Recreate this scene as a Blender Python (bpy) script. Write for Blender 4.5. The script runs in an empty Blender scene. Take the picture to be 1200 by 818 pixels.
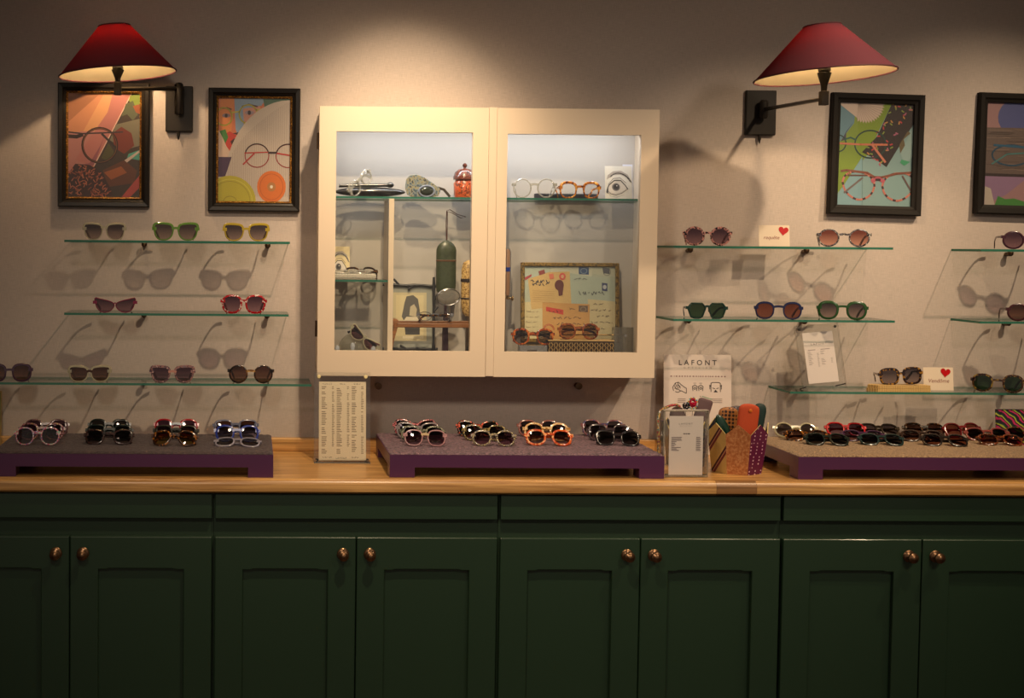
import bpy, math, random
from math import sin, cos, pi, radians, atan2, hypot, sqrt, tan
from mathutils import Matrix, Vector

random.seed(7)
C = bpy.context.scene.collection
SC = bpy.context.scene

# ------------------------------------------------------------------ camera
FPX, PX0, PY0 = 1525.0, 325.0, 349.0
CAMY, EYE = -4.2, 1.57
ROT = Matrix.Rotation(radians(-1.2), 3, 'Z') @ Matrix.Rotation(radians(90 - 2.4), 3, 'X') @ Matrix.Rotation(radians(0.5), 3, 'Z')
cd = bpy.data.cameras.new('camera')
cam = bpy.data.objects.new('camera', cd)
C.objects.link(cam)
cd.sensor_width = 36
cd.lens = FPX / 1200 * 36
cd.shift_x = (600 - PX0) / 1200
cd.shift_y = -(409 - PY0) / 1200
cd.clip_start = 0.05
cam.matrix_world = Matrix.Translation((0, CAMY, EYE)) @ ROT.to_4x4()
SC.camera = cam

# ------------------------------------------------------------------ light
SC.view_settings.view_transform = 'Standard'
SC.view_settings.look = 'None'
SC.view_settings.gamma = 1
SC.view_settings.exposure = 0.42
SC.cycles.use_denoising = True
SC.cycles.transparent_max_bounces = 24
SC.cycles.max_bounces = 8
SC.cycles.caustics_reflective = False
SC.cycles.caustics_refractive = False
SC.cycles.sample_clamp_indirect = 4
W = bpy.data.worlds.new('room_air')
SC.world = W
W.use_nodes = True
W.node_tree.nodes['Background'].inputs[0].default_value = (1.0, 0.82, 0.66, 1)
W.node_tree.nodes['Background'].inputs[1].default_value = 0.21


def spot(name, loc, target, power, size, blend, col, rad=0.03):
    l = bpy.data.lights.new(name, 'SPOT')
    l.energy = power
    l.spot_size = radians(size)
    l.spot_blend = blend
    l.color = col
    l.shadow_soft_size = rad
    o = bpy.data.objects.new(name, l)
    C.objects.link(o)
    o.location = loc
    o.rotation_euler = (Vector(target) - Vector(loc)).to_track_quat('-Z', 'Y').to_euler()
    return o


WARM = (1.0, 0.74, 0.47)
spot('ceiling_or_fill_spot', (0.42, -0.85, 2.75), (0.50, -0.05, 1.72), 62, 50, 1.0, WARM, 0.02)
spot('ceiling_or_fill_spot', (2.75, -1.1, 2.75), (2.2, 0, 1.18), 70, 64, 1.0, WARM, 0.02)
spot('ceiling_or_fill_spot', (2.1, -1.3, 2.75), (1.55, 0, 1.10), 66, 58, 0.9, WARM, 0.025)
spot('ceiling_or_fill_spot', (0.50, -1.35, 2.75), (0.42, 0, 0.95), 82, 74, 1.0, WARM, 0.025)  # added wide fill that brightens the cabinet front and left shelves
spot('ceiling_or_fill_spot', (-0.5, -3.2, 2.85), (0.3, 0, 0.85), 62, 60, 1.0, (1.0, 0.80, 0.60), 0.15)
spot('ceiling_or_fill_spot', (2.2, -3.2, 2.85), (1.6, 0, 0.85), 62, 60, 1.0, (1.0, 0.80, 0.60), 0.15)

# ------------------------------------------------------------------ points on real planes
def at(px, py, Y):
    d = ROT @ Vector(((px - PX0) / FPX, -(py - PY0) / FPX, -1))
    t = (Y - CAMY) / d.y
    return Vector((t * d.x, Y, EYE + t * d.z))


def atz(px, py, Z):
    d = ROT @ Vector(((px - PX0) / FPX, -(py - PY0) / FPX, -1))
    t = (Z - EYE) / d.z
    return Vector((t * d.x, CAMY + t * d.y, Z))


def span(x0, x1, y0, y1, Y):
    """left x, right x, bottom z, top z of a thing seen at these places on plane y = Y"""
    m, n = (x0 + x1) / 2, (y0 + y1) / 2
    return at(x0, n, Y).x, at(x1, n, Y).x, at(m, y1, Y).z, at(m, y0, Y).z


# ------------------------------------------------------------------ materials
_M = {}


def new_mat(name):
    m = bpy.data.materials.new(name)
    m.use_nodes = True
    nt = m.node_tree
    return m, nt, nt.nodes['Principled BSDF']


def lin(c):
    return tuple((v / 255 / 12.92) if v <= 10 else ((v / 255 + 0.055) / 1.055) ** 2.4 for v in c)


def paint(c, rough=0.5, metal=0.0, spec=0.5, bump=0.0, bscale=300, emit=0, coat=0, var=0.0, vscale=20):
    """c is a linear colour"""
    key = ('p', tuple(round(v, 4) for v in c), rough, metal, spec, bump, bscale, emit, coat, var, vscale)
    if key in _M:
        return _M[key]
    m, nt, b = new_mat('paint')
    b.inputs['Base Color'].default_value = (*c, 1)
    b.inputs['Roughness'].default_value = rough
    b.inputs['Metallic'].default_value = metal
    b.inputs['Specular IOR Level'].default_value = spec
    b.inputs['Coat Weight'].default_value = coat
    b.inputs['Coat Roughness'].default_value = 0.1
    if emit:
        b.inputs['Emission Color'].default_value = (*c, 1)
        b.inputs['Emission Strength'].default_value = emit
    if bump or var:
        tc = nt.nodes.new('ShaderNodeTexCoord')
        n = nt.nodes.new('ShaderNodeTexNoise')
        n.inputs['Scale'].default_value = bscale if bump else vscale
        n.inputs['Detail'].default_value = 4
        nt.links.new(tc.outputs['Object'], n.inputs['Vector'])
        if bump:
            bp = nt.nodes.new('ShaderNodeBump')
            bp.inputs['Strength'].default_value = bump
            bp.inputs['Distance'].default_value = 0.002
            nt.links.new(n.outputs['Fac'], bp.inputs['Height'])
            nt.links.new(bp.outputs['Normal'], b.inputs['Normal'])
        if var:
            r = nt.nodes.new('ShaderNodeValToRGB')
            r.color_ramp.elements[0].position = 0.3
            r.color_ramp.elements[1].position = 0.7
            r.color_ramp.elements[0].color = (*[v * (1 - var) for v in c], 1)
            r.color_ramp.elements[1].color = (*[min(1, v * (1 + var)) for v in c], 1)
            nt.links.new(n.outputs['Fac'], r.inputs['Fac'])
            nt.links.new(r.outputs['Color'], b.inputs['Base Color'])
    _M[key] = m
    return m


def P(r, g, b, **k):
    """paint from a 0-255 colour"""
    return paint(lin((r, g, b)), **k)


def mottled(cols, scale=120, rough=0.2, coat=0.5, metal=0, detail=2, stretch=(1, 1, 1), hard=True):
    """acetate, stone or cloth made of irregular patches of several colours (0-255)"""
    key = ('m', tuple(cols), scale, rough, coat, metal, detail, stretch, hard)
    if key in _M:
        return _M[key]
    m, nt, b = new_mat('mottled')
    tc = nt.nodes.new('ShaderNodeTexCoord')
    mp = nt.nodes.new('ShaderNodeMapping')
    mp.inputs['Scale'].default_value = stretch
    n = nt.nodes.new('ShaderNodeTexNoise')
    n.inputs['Scale'].default_value = scale
    n.inputs['Detail'].default_value = detail
    r = nt.nodes.new('ShaderNodeValToRGB')
    cr = r.color_ramp
    k = len(cols)
    while len(cr.elements) < k:
        cr.elements.new(0.5)
    for i, c in enumerate(cols):
        cr.elements[i].position = 0.3 + 0.4 * i / k if hard else 0.25 + 0.5 * i / max(1, k - 1)
        cr.elements[i].color = (*lin(c), 1)
    cr.interpolation = 'CONSTANT' if hard else 'LINEAR'
    nt.links.new(tc.outputs['Object'], mp.inputs['Vector'])
    nt.links.new(mp.outputs['Vector'], n.inputs['Vector'])
    nt.links.new(n.outputs['Fac'], r.inputs['Fac'])
    nt.links.new(r.outputs['Color'], b.inputs['Base Color'])
    b.inputs['Roughness'].default_value = rough
    b.inputs['Coat Weight'].default_value = coat
    b.inputs['Metallic'].default_value = metal
    _M[key] = m
    return m


def clear(tint=(0.97, 0.98, 0.97), gloss=1.0, bottom=None, rough=0.02, milk=0.0, milkc=(0.8, 0.8, 0.8)):
    """thin clear sheet: tinted see-through with a fresnel sheen; bottom = second tint for a graded lens"""
    key = ('c', tint, gloss, bottom, rough, milk, milkc)
    if key in _M:
        return _M[key]
    m, nt, b = new_mat('clear')
    nt.nodes.remove(b)
    out = nt.nodes['Material Output']
    tr = nt.nodes.new('ShaderNodeBsdfTransparent')
    tr.inputs[0].default_value = (*tint, 1)
    if bottom:
        tc = nt.nodes.new('ShaderNodeTexCoord')
        sp = nt.nodes.new('ShaderNodeSeparateXYZ')
        r = nt.nodes.new('ShaderNodeValToRGB')
        r.color_ramp.elements[0].position = 0.1
        r.color_ramp.elements[0].color = (*bottom, 1)
        r.color_ramp.elements[1].position = 0.8
        r.color_ramp.elements[1].color = (*tint, 1)
        nt.links.new(tc.outputs['Generated'], sp.inputs[0])
        nt.links.new(sp.outputs['Z'], r.inputs['Fac'])
        nt.links.new(r.outputs['Color'], tr.inputs[0])
    base = tr
    if milk:
        df = nt.nodes.new('ShaderNodeBsdfDiffuse')
        df.inputs[0].default_value = (*milkc, 1)
        mx = nt.nodes.new('ShaderNodeMixShader')
        mx.inputs[0].default_value = milk
        nt.links.new(tr.outputs[0], mx.inputs[1])
        nt.links.new(df.outputs[0], mx.inputs[2])
        base = mx
    gl = nt.nodes.new('ShaderNodeBsdfGlossy')
    gl.inputs['Roughness'].default_value = rough
    lw = nt.nodes.new('ShaderNodeLayerWeight')
    lw.inputs[0].default_value = 0.5
    pw_ = nt.nodes.new('ShaderNodeMath')
    pw_.operation = 'POWER'
    pw_.inputs[1].default_value = 5
    nt.links.new(lw.outputs['Facing'], pw_.inputs[0])
    fr = nt.nodes.new('ShaderNodeMath')
    fr.operation = 'MULTIPLY_ADD'
    fr.inputs[1].default_value = 0.9
    fr.inputs[2].default_value = 0.035
    nt.links.new(pw_.outputs[0], fr.inputs[0])
    mu = nt.nodes.new('ShaderNodeMath')
    mu.operation = 'MULTIPLY'
    mu.use_clamp = True
    mu.inputs[1].default_value = gloss
    mx2 = nt.nodes.new('ShaderNodeMixShader')
    nt.links.new(fr.outputs[0], mu.inputs[0])
    nt.links.new(mu.outputs[0], mx2.inputs[0])
    nt.links.new(base.outputs[0], mx2.inputs[1])
    nt.links.new(gl.outputs[0], mx2.inputs[2])
    nt.links.new(mx2.outputs[0], out.inputs['Surface'])
    _M[key] = m
    return m


def wallpaper():
    m, nt, b = new_mat('woven_wallpaper')
    tc = nt.nodes.new('ShaderNodeTexCoord')
    outs = []
    for st in ((40, 40, 900), (900, 40, 40)):
        mp = nt.nodes.new('ShaderNodeMapping')
        mp.inputs['Scale'].default_value = st
        n = nt.nodes.new('ShaderNodeTexNoise')
        n.inputs['Scale'].default_value = 1
        n.inputs['Detail'].default_value = 2
        nt.links.new(tc.outputs['Object'], mp.inputs['Vector'])
        nt.links.new(mp.outputs['Vector'], n.inputs['Vector'])
        outs.append(n.outputs['Fac'])
    ad = nt.nodes.new('ShaderNodeMath')
    ad.operation = 'ADD'
    nt.links.new(outs[0], ad.inputs[0])
    nt.links.new(outs[1], ad.inputs[1])
    r = nt.nodes.new('ShaderNodeValToRGB')
    r.color_ramp.elements[0].position = 0.3
    r.color_ramp.elements[1].position = 0.7
    r.color_ramp.elements[0].color = (0.39, 0.335, 0.30, 1)
    r.color_ramp.elements[1].color = (0.55, 0.475, 0.43, 1)
    hf = nt.nodes.new('ShaderNodeMath')
    hf.operation = 'MULTIPLY'
    hf.inputs[1].default_value = 0.5
    nt.links.new(ad.outputs[0], hf.inputs[0])
    nt.links.new(hf.outputs[0], r.inputs['Fac'])
    nt.links.new(r.outputs['Color'], b.inputs['Base Color'])
    bp = nt.nodes.new('ShaderNodeBump')
    bp.inputs['Strength'].default_value = 0.25
    bp.inputs['Distance'].default_value = 0.001
    nt.links.new(ad.outputs[0], bp.inputs['Height'])
    nt.links.new(bp.outputs['Normal'], b.inputs['Normal'])
    b.inputs['Roughness'].default_value = 0.75
    return m


def wood(c1, c2, rough=0.35, sc=1.0, coat=0.2):
    key = ('w', c1, c2, rough, sc)
    if key in _M:
        return _M[key]
    m, nt, b = new_mat('wood')
    tc = nt.nodes.new('ShaderNodeTexCoord')
    mp = nt.nodes.new('ShaderNodeMapping')
    mp.inputs['Scale'].default_value = (2.2 * sc, 45 * sc, 60 * sc)
    n = nt.nodes.new('ShaderNodeTexNoise')
    n.inputs['Scale'].default_value = 1.6
    n.inputs['Detail'].default_value = 6
    n.inputs['Distortion'].default_value = 0.6
    r = nt.nodes.new('ShaderNodeValToRGB')
    r.color_ramp.elements[0].position = 0.3
    r.color_ramp.elements[1].position = 0.68
    r.color_ramp.elements[0].color = (*lin(c1), 1)
    r.color_ramp.elements[1].color = (*lin(c2), 1)
    nt.links.new(tc.outputs['Object'], mp.inputs['Vector'])
    nt.links.new(mp.outputs['Vector'], n.inputs['Vector'])
    nt.links.new(n.outputs['Fac'], r.inputs['Fac'])
    nt.links.new(r.outputs['Color'], b.inputs['Base Color'])
    bp = nt.nodes.new('ShaderNodeBump')
    bp.inputs['Strength'].default_value = 0.15
    bp.inputs['Distance'].default_value = 0.001
    nt.links.new(n.outputs['Fac'], bp.inputs['Height'])
    nt.links.new(bp.outputs['Normal'], b.inputs['Normal'])
    b.inputs['Roughness'].default_value = rough
    b.inputs['Coat Weight'].default_value = coat
    b.inputs['Coat Roughness'].default_value = 0.25
    _M[key] = m
    return m


def shade_fabric():
    """outside dark red silk, inside cream lining, both let some light through"""
    m, nt, b = new_mat('lamp_shade_silk')
    nt.nodes.remove(b)
    out = nt.nodes['Material Output']
    geo = nt.nodes.new('ShaderNodeNewGeometry')

    def side(dc, tcx, k, sheen):
        d = nt.nodes.new('ShaderNodeBsdfDiffuse')
        d.inputs[0].default_value = (*dc, 1)
        t = nt.nodes.new('ShaderNodeBsdfTranslucent')
        t.inputs[0].default_value = (*tcx, 1)
        mx = nt.nodes.new('ShaderNodeMixShader')
        mx.inputs[0].default_value = k
        nt.links.new(d.outputs[0], mx.inputs[1])
        nt.links.new(t.outputs[0], mx.inputs[2])
        return mx
    a = side((0.098, 0.034, 0.046), (0.85, 0.012, 0.008), 0.008, 0.3)
    c = side((0.32, 0.27, 0.18), (0.85, 0.012, 0.008), 0.008, 0)
    mx = nt.nodes.new('ShaderNodeMixShader')
    nt.links.new(geo.outputs['Backfacing'], mx.inputs[0])
    nt.links.new(a.outputs[0], mx.inputs[1])
    nt.links.new(c.outputs[0], mx.inputs[2])
    nt.links.new(mx.outputs[0], out.inputs['Surface'])
    return m


def dotted(base, dot, scale=140, size=0.32, rough=0.5):
    """cloth with a regular print of dots"""
    key = ('d', base, dot, scale, size)
    if key in _M:
        return _M[key]
    m, nt, b = new_mat('dotted')
    tc = nt.nodes.new('ShaderNodeTexCoord')
    v = nt.nodes.new('ShaderNodeTexVoronoi')
    v.inputs['Scale'].default_value = scale
    v.inputs['Randomness'].default_value = 0.15
    r = nt.nodes.new('ShaderNodeValToRGB')
    r.color_ramp.interpolation = 'CONSTANT'
    r.color_ramp.elements[0].color = (*lin(dot), 1)
    r.color_ramp.elements[1].position = size
    r.color_ramp.elements[1].color = (*lin(base), 1)
    nt.links.new(tc.outputs['Object'], v.inputs['Vector'])
    nt.links.new(v.outputs['Distance'], r.inputs['Fac'])
    nt.links.new(r.outputs['Color'], b.inputs['Base Color'])
    b.inputs['Roughness'].default_value = rough
    _M[key] = m
    return m


def stripes(cols, scale=30, direction='DIAGONAL', distort=0.0, rough=0.5, metal=0, rot=(0, 0, 0)):
    key = ('s', tuple(cols), scale, direction, distort, metal, rot)
    if key in _M:
        return _M[key]
    m, nt, b = new_mat('striped')
    tc = nt.nodes.new('ShaderNodeTexCoord')
    mp = nt.nodes.new('ShaderNodeMapping')
    mp.inputs['Rotation'].default_value = rot
    w = nt.nodes.new('ShaderNodeTexWave')
    w.bands_direction = direction
    w.wave_profile = 'SAW'
    w.inputs['Scale'].default_value = scale
    w.inputs['Distortion'].default_value = distort
    w.inputs['Detail'].default_value = 3
    r = nt.nodes.new('ShaderNodeValToRGB')
    cr = r.color_ramp
    while len(cr.elements) < len(cols):
        cr.elements.new(0.5)
    for i, (p, c) in enumerate(cols):
        cr.elements[i].position = p
        cr.elements[i].color = (*lin(c), 1)
    cr.interpolation = 'CONSTANT'
    nt.links.new(tc.outputs['Object'], mp.inputs['Vector'])
    nt.links.new(mp.outputs['Vector'], w.inputs['Vector'])
    nt.links.new(w.outputs['Color'], r.inputs['Fac'])
    nt.links.new(r.outputs['Color'], b.inputs['Base Color'])
    b.inputs['Roughness'].default_value = rough
    b.inputs['Metallic'].default_value = metal
    _M[key] = m
    return m


MW = wallpaper()
CREAM = paint((0.66, 0.545, 0.42), rough=0.42, bump=0.05, bscale=200)
GREEN = paint((0.017, 0.044, 0.022), rough=0.38, bump=0.04, bscale=160, coat=0.5)
GREEN_DARK = paint((0.016, 0.04, 0.02), rough=0.5)
PURPLE = paint((0.085, 0.022, 0.078), rough=0.35, bump=0.04, bscale=120)
OAK = wood((150, 104, 54), (214, 166, 100))
OAK_LIGHT = wood((166, 118, 64), (218, 172, 108), sc=1.2)
OAK_DARK = wood((120, 84, 46), (166, 120, 72), sc=0.9)
BRASS = paint((0.42, 0.27, 0.12), rough=0.28, metal=1.0)
BRONZE = paint((0.12, 0.07, 0.04), rough=0.35, metal=0.9)
IRON = paint((0.016, 0.013, 0.011), rough=0.5, spec=0.25)
BLACKWOOD = paint((0.009, 0.007, 0.006), rough=0.38, spec=0.25)
GILT = mottled([(150, 104, 30), (86, 52, 14), (190, 140, 60)], scale=160, rough=0.4, coat=0.2, metal=0.4)
SILVER = paint((0.6, 0.6, 0.62), rough=0.18, metal=1.0)
GLASS = clear((0.975, 0.985, 0.978), 1.0)
SHELF = clear((0.965, 0.98, 0.972), 1.0)
SHELF_EDGE = clear((0.12, 0.42, 0.32), 1.0, milk=0.55, milkc=(0.05, 0.22, 0.16))
ACRYLIC = clear((0.98, 0.98, 0.97), 1.2)
ACRYLIC_EDGE = clear((0.6, 0.6, 0.56), 2.0, milk=0.25, milkc=(0.7, 0.7, 0.65))
PAPER = paint((0.70, 0.64, 0.60), rough=0.7)
PAPER_WARM = paint((0.78, 0.66, 0.48), rough=0.7)
INK = paint((0.02, 0.018, 0.02), rough=0.6)
PANE = clear((0.97, 0.97, 0.97), 1.0)


# ------------------------------------------------------------------ mesh building
class MB:
    def __init__(s):
        s.v, s.f, s.m = [], [], []

    def add(s, vs, fs, mi=0):
        o = len(s.v)
        s.v += [tuple(v) for v in vs]
        s.f += [tuple(i + o for i in f) for f in fs]
        s.m += [mi] * len(fs)
        return s

    def box(s, x0, x1, y0, y1, z0, z1, mi=0):
        if x0 > x1: x0, x1 = x1, x0
        if y0 > y1: y0, y1 = y1, y0
        if z0 > z1: z0, z1 = z1, z0
        vs = [(x, y, z) for x in (x0, x1) for y in (y0, y1) for z in (z0, z1)]
        return s.add(vs, [(0, 1, 3, 2), (4, 6, 7, 5), (0, 4, 5, 1), (2, 3, 7, 6), (0, 2, 6, 4), (1, 5, 7, 3)], mi)

    def prism(s, poly, y0, y1, mi=0, side_mi=None):
        """poly of (x, z), pushed from y0 (front) to y1 (back); counter-clockwise seen from the front"""
        a = sum(poly[i][0] * poly[(i + 1) % len(poly)][1] - poly[(i + 1) % len(poly)][0] * poly[i][1] for i in range(len(poly)))
        if a < 0:
            poly = poly[::-1]
        n = len(poly)
        vs = [(x, y0, z) for x, z in poly] + [(x, y1, z) for x, z in poly]
        s.add(vs, [tuple(range(n)), tuple(range(2 * n - 1, n - 1, -1))], mi)
        s.add(vs, [(i, i + n, (i + 1) % n + n, (i + 1) % n) for i in range(n)], mi if side_mi is None else side_mi)
        return s

    def prismz(s, poly, z0, z1, mi=0, side_mi=None):
        """poly of (x, y), raised from z0 to z1"""
        a = sum(poly[i][0] * poly[(i + 1) % len(poly)][1] - poly[(i + 1) % len(poly)][0] * poly[i][1] for i in range(len(poly)))
        if a < 0:
            poly = poly[::-1]
        n = len(poly)
        vs = [(x, y, z0) for x, y in poly] + [(x, y, z1) for x, y in poly]
        s.add(vs, [tuple(range(n - 1, -1, -1)), tuple(range(n, 2 * n))], mi)
        s.add(vs, [(i, (i + 1) % n, (i + 1) % n + n, i + n) for i in range(n)], mi if side_mi is None else side_mi)
        return s

    def lathe(s, prof, n=24, c=(0, 0, 0), axis='Z', mi=0, cap=True):
        """prof of (radius, height)"""
        vs = []
        for r, h in prof:
            for k in range(n):
                a = 2 * pi * k / n
                p = (r * cos(a), r * sin(a), h)
                if axis == 'Y':
                    p = (p[0], p[2], -p[1])
                elif axis == 'X':
                    p = (p[2], p[1], -p[0])
                vs.append((p[0] + c[0], p[1] + c[1], p[2] + c[2]))
        fs = []
        for j in range(len(prof) - 1):
            for k in range(n):
                k2 = (k + 1) % n
                fs.append((j * n + k, j * n + k2, (j + 1) * n + k2, (j + 1) * n + k))
        if cap:
            if prof[0][0] > 1e-6:
                fs.append(tuple(range(n - 1, -1, -1)))
            if prof[-1][0] > 1e-6:
                fs.append(tuple((len(prof) - 1) * n + k for k in range(n)))
        return s.add(vs, fs, mi)

    def tube(s, path, r=0.005, n=8, mi=0, closed=False, flat=None, taper=None):
        """sweep a round (or flat=(half width, half height)) section along the path"""
        pts = [Vector(p) for p in path]
        L = len(pts)
        vs = []
        up0 = Vector((0, 0, 1))
        side = None
        for i, p in enumerate(pts):
            if closed:
                t = pts[(i + 1) % L] - pts[i - 1]
            else:
                t = pts[min(i + 1, L - 1)] - pts[max(i - 1, 0)]
            t.normalize()
            if side is None:
                ref = up0 if abs(t.dot(up0)) < 0.93 else Vector((0, 1, 0))
                side = t.cross(ref).normalized()
            else:
                side = (side - t * side.dot(t)).normalized()
            up = side.cross(t).normalized()
            k = 1 if taper is None else taper[i]
            if flat:
                w, h = flat[0] * k, flat[1] * k
                q = [(-w, -h), (w, -h), (w, h), (-w, h)]
            else:
                q = [(r * k * cos(2 * pi * j / n), r * k * sin(2 * pi * j / n)) for j in range(n)]
            for a, b in q:
                vs.append(p + side * a + up * b)
        m = 4 if flat else n
        fs = []
        for i in range(L if closed else L - 1):
            i2 = (i + 1) % L
            for j in range(m):
                j2 = (j + 1) % m
                fs.append((i * m + j, i2 * m + j, i2 * m + j2, i * m + j2))
        if not closed:
            fs.append(tuple(range(m)))
            fs.append(tuple((L - 1) * m + j for j in range(m - 1, -1, -1)))
        return s.add(vs, fs, mi)

    def ball(s, c, r, n=16, mi=0, sc=(1, 1, 1)):
        prof = [(max(1e-7, sin(pi * j / (n // 2))), -cos(pi * j / (n // 2))) for j in range(n // 2 + 1)]
        o = len(s.v)
        s.lathe(prof, n, (0, 0, 0), 'Z', mi, cap=False)
        for i in range(o, len(s.v)):
            x, y, z = s.v[i]
            s.v[i] = (c[0] + x * r * sc[0], c[1] + y * r * sc[1], c[2] + z * r * sc[2])
        return s

    def xf(s, mat):
        s.v = [tuple(mat @ Vector(v)) for v in s.v]
        return s

    def build(s, name, mats, parent=None, smooth=False, bevel=0, seg=2, loc=None):
        me = bpy.data.meshes.new(name)
        me.from_pydata(s.v, [], s.f)
        if not isinstance(mats, (list, tuple)):
            mats = [mats]
        for m in mats:
            me.materials.append(m)
        me.polygons.foreach_set('material_index', s.m)
        if smooth:
            me.polygons.foreach_set('use_smooth', [True] * len(me.polygons))
        me.validate()
        me.update()
        o = bpy.data.objects.new(name, me)
        C.objects.link(o)
        if parent:
            o.parent = parent
        if loc:
            o.location = loc
        if smooth:
            try:
                me.set_sharp_from_angle(angle=radians(38))
            except Exception:
                pass
        if bevel:
            md = o.modifiers.new('bevel', 'BEVEL')
            md.width = bevel
            md.segments = seg
            md.limit_method = 'ANGLE'
            md.angle_limit = radians(40)
            md.harden_normals = False
        return o


def root(name, label, cat, loc=(0, 0, 0), rot=(0, 0, 0), group=None):
    o = bpy.data.objects.new(name, None)
    o.empty_display_size = 0.02
    C.objects.link(o)
    o.location = loc
    o.rotation_euler = rot
    tag(o, label, cat, group)
    return o


def tag(o, label, cat, group=None):
    o['label'] = label
    o['category'] = cat
    if group:
        o['group'] = group
    return o


def structure(o):
    o['kind'] = 'structure'
    return o


def text_into(mb, body, x, z, size, y, mi=0, align='LEFT', spacing=1.0, roll=0.0, bold=0.0, shear=0.0):
    """flat lettering facing the viewer (-y), baseline at z"""
    cu = bpy.data.curves.new('lettering', 'FONT')
    cu.body = body
    cu.size = size
    cu.align_x = align
    cu.space_character = spacing
    cu.offset = bold
    cu.shear = shear
    cu.resolution_u = 3
    o = bpy.data.objects.new('lettering', cu)
    C.objects.link(o)
    dg = bpy.context.evaluated_depsgraph_get()
    me = bpy.data.meshes.new_from_object(o.evaluated_get(dg))
    vs = []
    for v in me.vertices:
        a, b = v.co.x, v.co.y
        vs.append((x + a * cos(roll) - b * sin(roll), y, z + a * sin(roll) + b * cos(roll)))
    mb.add(vs, [tuple(p.vertices) for p in me.polygons], mi)
    bpy.data.objects.remove(o)
    bpy.data.curves.remove(cu)
    bpy.data.meshes.remove(me)


class Art:
    """a flat print of cut coloured shapes in a w x h sheet, origin bottom left, facing -y"""

    def __init__(s, w, h):
        s.w, s.h, s.mb, s.mats, s.k = w, h, MB(), [], 0

    def mi(s, m):
        if isinstance(m, tuple):
            m = P(*m, rough=0.55)
        if m not in s.mats:
            s.mats.append(m)
        return s.mats.index(m)

    def poly(s, pts, m):
        s.k += 1
        q = []
        # clip to the sheet
        pts = clip(pts)
        if len(pts) < 3:
            return s
        a = sum(pts[i][0] * pts[(i + 1) % len(pts)][1] - pts[(i + 1) % len(pts)][0] * pts[i][1] for i in range(len(pts)))
        if a < 0:
            pts = pts[::-1]
        s.mb.add([(x * s.w, -0.00004 * s.k, z * s.h) for x, z in pts], [tuple(range(len(pts)))], s.mi(m))
        return s

    def ell(s, cx, cz, rx, rz, m, a0=0, a1=360, n=28):
        return s.poly([(cx + rx * cos(radians(a0 + (a1 - a0) * i / n)), cz + rz * sin(radians(a0 + (a1 - a0) * i / n))) for i in range(n if a1 - a0 == 360 else n + 1)], m)

    def line(s, pts, wd, m, closed=False):
        """stroke; wd is in sheet widths"""
        L = len(pts)
        asp = s.w / s.h
        mi = s.mi(m)
        if getattr(s, 'last', None) != (mi, s.k):
            s.k += 1
            s.last = (mi, s.k)
        for i in range(L if closed else L - 1):
            (x0, z0), (x1, z1) = pts[i], pts[(i + 1) % L]
            dx, dz = (x1 - x0) * s.w, (z1 - z0) * s.h
            d = hypot(dx, dz) or 1
            nx, nz = -dz / d * wd * s.w / 2, dx / d * wd * s.w / 2
            ex, ez = dx / d * wd * s.w * 0.2, dz / d * wd * s.w * 0.2
            q = [((x0 * s.w - ex - nx) / s.w, (z0 * s.h - ez - nz) / s.h), ((x1 * s.w + ex - nx) / s.w, (z1 * s.h + ez - nz) / s.h),
                 ((x1 * s.w + ex + nx) / s.w, (z1 * s.h + ez + nz) / s.h), ((x0 * s.w - ex + nx) / s.w, (z0 * s.h - ez + nz) / s.h)]
            q = clip(q)
            if len(q) > 2:
                s.mb.add([(x * s.w, -0.00004 * s.k, z * s.h) for x, z in q], [tuple(range(len(q)))], mi)
        return s

    def ring(s, cx, cz, rx, rz, wd, m, n=28, a0=0, a1=360):
        cl = a1 - a0 == 360
        return s.line([(cx + rx * cos(radians(a0 + (a1 - a0) * i / n)), cz + rz * sin(radians(a0 + (a1 - a0) * i / n))) for i in range(n if cl else n + 1)], wd, m, cl)

    def text(s, body, x, z, size, m, **k):
        s.k += 1
        text_into(s.mb, body, x * s.w, z * s.h, size * s.h, -0.00004 * s.k, s.mi(m), **k)
        return s

    def scribble(s, x0, x1, z, hgt, m, wd=0.006, seed=0):
        """a line of small handwriting"""
        r = random.Random(seed)
        x = x0
        while x < x1:
            wl = r.uniform(0.02, 0.06)
            pts = []
            q = x
            while q < min(x + wl, x1):
                pts.append((q, z + r.uniform(0, hgt)))
                q += r.uniform(0.006, 0.012)
            if len(pts) > 1:
                s.line(pts, wd, m)
            x += wl + r.uniform(0.01, 0.02)
        return s

    def build(s, name, parent, loc=(0, 0, 0), rot=(0, 0, 0)):
        o = s.mb.build(name, s.mats, parent)
        o.location = loc
        o.rotation_euler = rot
        return o


def clip(pts):
    for ax, lim, sg in ((0, 0, 1), (0, 1, -1), (1, 0, 1), (1, 1, -1)):
        out = []
        n = len(pts)
        for i in range(n):
            a, b = pts[i], pts[(i + 1) % n]
            ia, ib = (a[ax] - lim) * sg >= 0, (b[ax] - lim) * sg >= 0
            if ia:
                out.append(a)
            if ia != ib:
                t = (lim - a[ax]) / (b[ax] - a[ax])
                out.append((a[0] + t * (b[0] - a[0]), a[1] + t * (b[1] - a[1])))
        pts = out
        if len(pts) < 3:
            return []
    return pts


# ------------------------------------------------------------------ the room
def plane_box(name, *a, mat):
    return structure(MB().box(*a).build(name, mat))


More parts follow.
